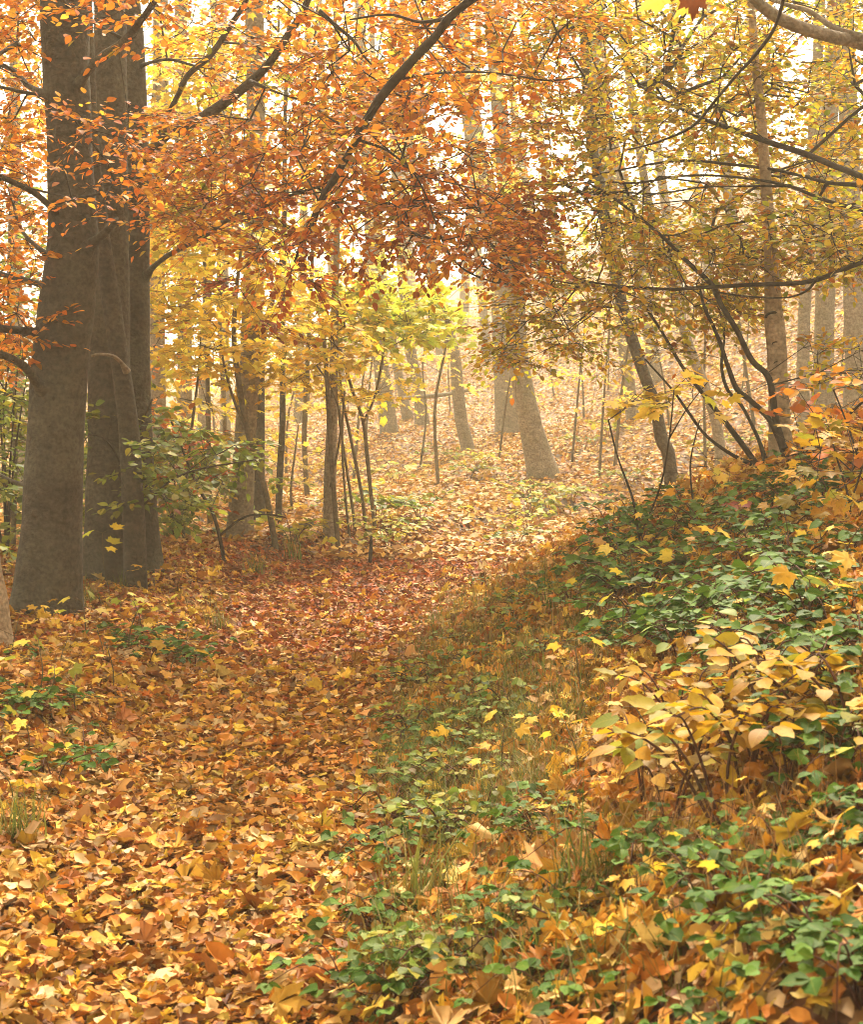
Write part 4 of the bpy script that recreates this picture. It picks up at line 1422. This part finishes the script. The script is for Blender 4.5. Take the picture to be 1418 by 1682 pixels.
G3 = 'maple seedlings on the right bank'
L3 = 'small yellow leaved maple seedling on the right bank'
plant_all([model_seedling(L3, G3, mt, n, h, z) for mt, n, h, z in (('maple_ground', 6, .22, .075), ('maple_ground', 4, .16, .085), ('maple_ground', 7, .25, .065), ('lime_ground', 5, .18, .07))],
          [(1085, 900), (1110, 935), (1058, 925), (1150, 870), (1250, 905), (1100, 1030), (1012, 1000), (1065, 1040), (1215, 945), (1345, 935), (1312, 845), (985, 1030), (1180, 985), (1245, 1000), (1390, 960), (1405, 880),
           (1040, 1010), (1130, 965), (1290, 930), (1020, 1090), (960, 1170), (880, 1230), (1080, 1300), (950, 1290), (825, 1300), (740, 1260), (1000, 1240), (1060, 1180), (1395, 1100), (1330, 1060), (1300, 1420), (1180, 1480), (1395, 1480),
           (1050, 1510), (930, 1390), (1250, 1580), (780, 1620), (1120, 870), (1195, 850), (1075, 960)], .8, 1.2, near=.6)
G4 = 'maple seedlings on the left verge'
L4 = 'yellow and lime maple seedling low on the left verge'
plant_all([model_seedling(L4, G4, mt, n, h, z) for mt, n, h, z in (('maple_ground', 5, .16, .08), ('lime_ground', 5, .18, .08), ('maple_ground', 7, .22, .07))],
          [(72, 1030), (140, 1050), (290, 985), (345, 1005), (232, 1040), (212, 1085), (100, 1110), (62, 1150), (185, 1150), (262, 1060), (40, 1260), (130, 1190), (20, 1330), (310, 1020), (170, 1100), (250, 980), (90, 1200), (15, 1100), (280, 1130), (200, 1020)], .75, 1.15)
model = model_seedling('tall thin maple seedling with four bright lime and yellow leaves before the dark trunks', None, 'maple_lime', 4, .40, .11)
model.location = ground_at(182, 982)
model.rotation_euler = (0, -.2, .6)

G5 = 'yellow leaved shrubs in the right foreground'
L5 = 'low shrub with oval yellow leaves in the right foreground of the bank'
plant_all([model_shrub(L5, G5, 'shrub_yellow', h, z, s) for h, z, s in ((.22, .062, 3), (.18, .07, 2), (.25, .058, 4))],
          [(1105, 1230), (1190, 1230), (1265, 1240), (1335, 1235), (1150, 1310), (1225, 1320), (1300, 1330), (1385, 1290), (1190, 1380), (1100, 1380), (1270, 1190), (1130, 1280), (1250, 1290), (1360, 1330), (1210, 1210), (1410, 1250)], .8, 1.15)
G6 = 'light green sprigs on the right bank'
L6 = 'fresh light green broad leaved sprig on the right bank'
plant_all([model_shrub(L6, G6, 'light_green', h, z, s, 'broadleaf_sprig', 'sprig', 4) for h, z, s in ((.22, .07, 2), (.26, .065, 2))],
          [(1120, 1120), (1300, 1010), (1290, 1050), (1180, 1130), (1060, 1340), (1230, 1110)], .8, 1.1)
rd = model_shrub('small seedling with dark red leaves on the upper right bank', None, 'red_leaf', .2, .08, 2, 'red_seedling', 'seedling', 4)
rd.location = ground_at(1240, 895)

# upright yellow maple sprays standing in front of the bank crest
sapling('slender maple with bright yellow sprays in front of the thin stems on the bank', [[(1062, 935, 5), (1050, 880, 4), (1040, 820, 4), (1015, 750, 3), (1000, 690, 3)], [(1052, 880, 4), (1085, 800, 3), (1100, 720, 3), (1108, 640, 2)], [(1100, 720, 3), (1130, 670, 2), (1165, 625, 2)]], 7.4,
        [(985, 665), (1040, 640), (1110, 605), (1180, 610), (1190, 640), (1110, 655), (1075, 700), (985, 715)], 'maple_yellow', .115, 15, twiglets=2, per=2, depth=.35, tlen=(.05, .14), bark='twig_bark')
sapling('thin maple stem with pale small leaves left of the pale brown bank trunk', [[(1150, 900, 4), (1140, 830, 3), (1135, 760, 3), (1150, 690, 2)]], 8.0,
        [(1100, 670), (1175, 670), (1170, 780), (1100, 780)], 'maple_pale', .09, 6, twiglets=2, per=2, depth=.3, tlen=(.05, .12), bark='twig_bark')
sapling('maple sapling with large orange and yellow leaves at the right edge of the bank', [[(1400, 900, 5), (1395, 820, 4), (1375, 750, 3), (1362, 700, 3)], [(1397, 830, 4), (1420, 760, 3), (1440, 690, 2)]], 6.2,
        [(1300, 690), (1440, 650), (1440, 840), (1340, 830)], 'shrub_yellow', .095, 17, twiglets=2, per=3, depth=.35, tlen=(.06, .16), bark='twig_bark')
sapling('young beech with rust orange leaves low at the right edge', [[(1430, 830, 5), (1410, 750, 4), (1390, 690, 3), (1370, 640, 3)], [(1415, 770, 3), (1350, 735, 3), (1300, 745, 2)]], 6.8,
        [(1290, 620), (1440, 580), (1440, 780), (1300, 770)], 'beech_orange', .06, 20, name='beech_sapling', temps=BEECH, twiglets=3, per=5, depth=.4, bark='twig_bark')

# misty shrubs and thin saplings over the far slope
GF = 'thin young trees on the misty slope'
LF = 'thin hazy young tree with sparse pale leaves on the slope'
fm = []
for k in range(3):
    root = thing('young_tree', (0, 0, 0), LF, 'sapling', GF)
    rl = []
    m = Mesh()
    q, rr = tube(m, np.array([[0, 0, -.1], [R.normal(0, .08), 0, .9], [R.normal(0, .2), 0, 1.9], [R.normal(0, .3), 0, 2.9]]), np.array([.022, .018, .012, .006]), 6, 14)
    m.build('stem', M['sapling_bark'], root)
    canopy(root, list(q[5:]), blob((0, 0, 2.1), (.8, .8, 1.2), 18), M['twig_bark'], M['maple_pale' if k else 'maple_yellow'], size=.11, twiglets=3, per=4, temps=MAPLE_FAR, fine=False, maxlen=3)
    fm.append(root)
plant_all(fm, [(985, 790), (1010, 770), (1160, 780), (940, 760), (960, 690), (1100, 700), (1240, 700), (720, 800), (690, 770), (580, 800), (540, 760), (600, 740), (820, 760), (740, 680), (910, 650), (1000, 640), (1220, 640), (470, 780), (430, 760), (350, 800), (310, 790), (1380, 640), (560, 720), (500, 720), (650, 650)], .6, 1.2, LF)
GU = 'low green tufts on the misty slope'
LU = 'low hazy green plant among leaves at the foot of the slope'
plant_all([model_bramble(LU, GU, 'beech_green', 5, .22, .075, 'ground_plant', 'plant'), model_bramble(LU, GU, 'lime_ground', 5, .2, .075, 'ground_plant', 'plant')],
          [(770, 790), (785, 775), (865, 820), (650, 800), (620, 860), (580, 880), (690, 860), (870, 870), (850, 900), (480, 900), (900, 850), (640, 880), (1030, 800), (940, 830), (560, 840), (1000, 720), (960, 740), (870, 850), (1230, 740), (1160, 745), (720, 760), (640, 905)], .8, 1.4, LU)

# grass
def grass(name, label, mat, poly, n, h, w):
    pts = px_points(poly, n // 12)
    m = Mesh()
    for (px, py) in pts:
        g = ground_at(px, py)
        P = g + R.normal(0, .06, (12, 3)) * [1, 1, 0]
        P[:, 2] = terrain(P[:, 0], P[:, 1]) - .005
        blades(m, P, h * R.uniform(.7, 1.2), w)
    o = m.build(name, M[mat])
    o['kind'] = 'stuff'
    o['label'] = label
    o['category'] = 'grass'


vergep = [(730, 970), (900, 920), (1000, 960), (980, 1150), (900, 1330), (760, 1400), (640, 1330), (640, 1180), (690, 1050)]
grass('verge_grass', 'green grass along the right edge of the path', 'grass_green', vergep, 11000, .15, .002)
grass('dry_verge_grass', 'dry brown grass blades along the right edge of the path', 'grass_dry', vergep, 1300, .14, .0014)
grass('foreground_grass', 'thin grass blades between leaves in the right foreground', 'grass_green', [(560, 1480), (800, 1400), (1050, 1380), (1150, 1682), (560, 1682)], 1000, .17, .0022)
grass('bank_grass', 'brown grass blades between brambles on the bank', 'grass_dry', [(900, 1050), (1120, 1000), (1400, 1200), (1400, 1500), (900, 1500)], 900, .22, .0018)
LG = 'tuft of fine green grass at the edge of the path'
plant_all([model_grass(LG, 'grass tufts beside the path', 'grass_green', 60, .2), model_grass(LG, 'grass tufts beside the path', 'grass_green', 40, .26)],
          [(15, 1400), (40, 1395), (355, 1040), (150, 1000), (120, 1010), (960, 1490), (985, 1480), (905, 1010), (420, 945), (480, 920), (200, 975), (700, 1490), (650, 1620), (860, 1100)], .8, 1.3, LG)

# ------------------------------------------------------------------ dead wood
def stick(name, label, cat, pts, Y0, Y1, mat='log_bark', sides=8, lump=.1, on_ground=False, twigs=()):
    P, r = px_path(pts, Y0, Y1)
    if on_ground:
        P = np.array([ground_at(p[0], p[1]) for p in pts])
        r = np.array([p[2] * .5 * q[1] / F for p, q in zip(pts, P)])
        P[:, 2] += r * .6
    root = thing(name, P[len(P) // 2] - [0, 0, r.max()], label, cat)
    m = Mesh()
    tube(m, P, r, sides, max(12, len(P) * 6), lump)
    m.build('stem' if r.max() < .03 else 'log', M[mat], root)
    for t in twigs:
        Pt, rt = px_path(t, Y0, Y1)
        m = Mesh()
        tube(m, Pt, rt, 6, 12, .05)
        m.build('side_branch', M[mat], root)


stick('fallen_log', 'short dark log lying at the left end of the bank beside the path', 'log', [(958, 866, 17), (975, 865, 19), (995, 864, 18), (1012, 862, 15)], 10.8, 11.2, sides=12, on_ground=False)
stick('fallen_log', 'fallen dark log with a sawn end lying left of the path bend', 'log', [(355, 925, 12), (400, 905, 13), (440, 889, 13), (480, 870, 14), (510, 860, 14)], 12.6, 13.4, sides=10,
      twigs=[[(410, 902, 6), (440, 905, 5), (480, 912, 4), (520, 905, 3)], [(380, 912, 6), (350, 895, 5), (320, 880, 4)]])
stick('fallen_branch', 'thin pale fallen branch behind the dark fallen trunk', 'branch', [(300, 935, 6), (360, 920, 7), (420, 905, 7), (480, 893, 6), (540, 890, 4)], 13.0, 14.4, 'pale_bark', twigs=[[(420, 905, 4), (450, 880, 3), (470, 860, 3)]])
stick('dead_stick', 'long thin dark stick slanting through the yellow shrubs in the right foreground', 'stick', [(940, 1395, 4), (990, 1365, 5), (1100, 1312, 5), (1170, 1280, 6), (1232, 1250, 6), (1292, 1216, 6), (1360, 1190, 6), (1440, 1160, 6)], 4.35, 5.0, 'stem_red', lump=.12,
      twigs=[[(1310, 1208, 4), (1335, 1225, 3), (1365, 1245, 3), (1418, 1255, 2)]])
stick('dead_stick', 'dark mossy stick at the left edge of the path', 'stick', [(-30, 1238, 12), (10, 1222, 14), (40, 1202, 11), (60, 1190, 6)], 5.6, 5.9)
stick('dead_stick', 'thin straight stick lying near the lower left edge on the path', 'stick', [(-20, 1405, 5), (20, 1415, 4), (45, 1424, 3)], 4.3, 4.25)
stick('broken_stake', 'short dark broken stem standing upright at the path bend', 'stem', [(608, 925, 6), (609, 905, 6), (610, 880, 4)], 12.4, 12.4, 'twig_bark')
stick('fallen_pole', 'thin fallen pole propped between misty trunks on the slope', 'pole', [(655, 655, 6), (690, 652, 7), (730, 648, 7), (775, 640, 6)], 27, 28, 'pale_bark')
# arching stem with hooked tip and the near maple leaves at the top right
P, r = px_path([(1420, -330, 9), (1330, -150, 7), (1294, -40, 6), (1287, 2, 6), (1272, 48, 6), (1240, 92, 6), (1212, 122, 5), (1180, 160, 5), (1140, 206, 5), (1090, 230, 4), (1060, 239, 3), (1032, 246, 3)], 5.2, 5.6)
m = Mesh()
tube(m, P, r, 7, 50, .06)
twig = m.build('hanging_limb', M['twig_bark'], beechF)
mroot = thing('maple_twig', at(1130, -60, 4.3), 'near maple twig with a large brown leaf and yellow leaves at the top edge', 'twig')
m = Mesh()
tube(m, np.array([at(1250, -330, 4.6), at(1160, -120, 4.4), at(1120, -30, 4.3), at(1080, -8, 4.3)]), np.array([.006, .004, .003, .002]), 6, 16)
m.build('stem', M['twig_bark'], mroot)
lm = Mesh()
leaves(lm, MAPLE, np.array([at(1100, -12, 4.3), at(1150, -8, 4.28)]), np.array([[-.7, .1, -.45], [-.75, -.1, -.6]]), np.array([[.3, -.8, .7], [.35, -.7, .6]]), [.12, .11])
lm.build('yellow_leaf', M['maple_yellow'], mroot, label='yellow maple leaves')
lm = Mesh()
leaves(lm, MAPLE, np.array([at(1138, -30, 4.25)]), np.array([[.1, .0, -1.0]]), np.array([[.35, -1.0, .2]]), [.125])
lm.build('brown_leaf', M['brown_leaf'], mroot, label='brown maple leaf')

# ------------------------------------------------------------------ the mist
mh, nt, N, L = mat_new('mist')
pv = N('ShaderNodeVolumePrincipled')
pv.inputs['Color'].default_value = HAZE_COLOR
pv.inputs['Density'].default_value = HAZE_DENSITY
pv.inputs['Anisotropy'].default_value = .25
out = N('ShaderNodeOutputMaterial')
L(pv.outputs[0], out.inputs['Volume'])
x0, x1, y0, y1, z0, z1 = -88, 88, -28, 118, -3.0, 36
hz = Mesh()
hz.add([(x, y, z) for z in (z0, z1) for y in (y0, y1) for x in (x0, x1)],
       [np.array([(0, 2, 3, 1), (4, 5, 7, 6), (0, 1, 5, 4), (2, 6, 7, 3), (0, 4, 6, 2), (1, 3, 7, 5)])])
ho = hz.build('haze', mh, smooth=False)
ho['kind'] = 'stuff'
ho['label'] = 'pale warm autumn mist filling the wood'
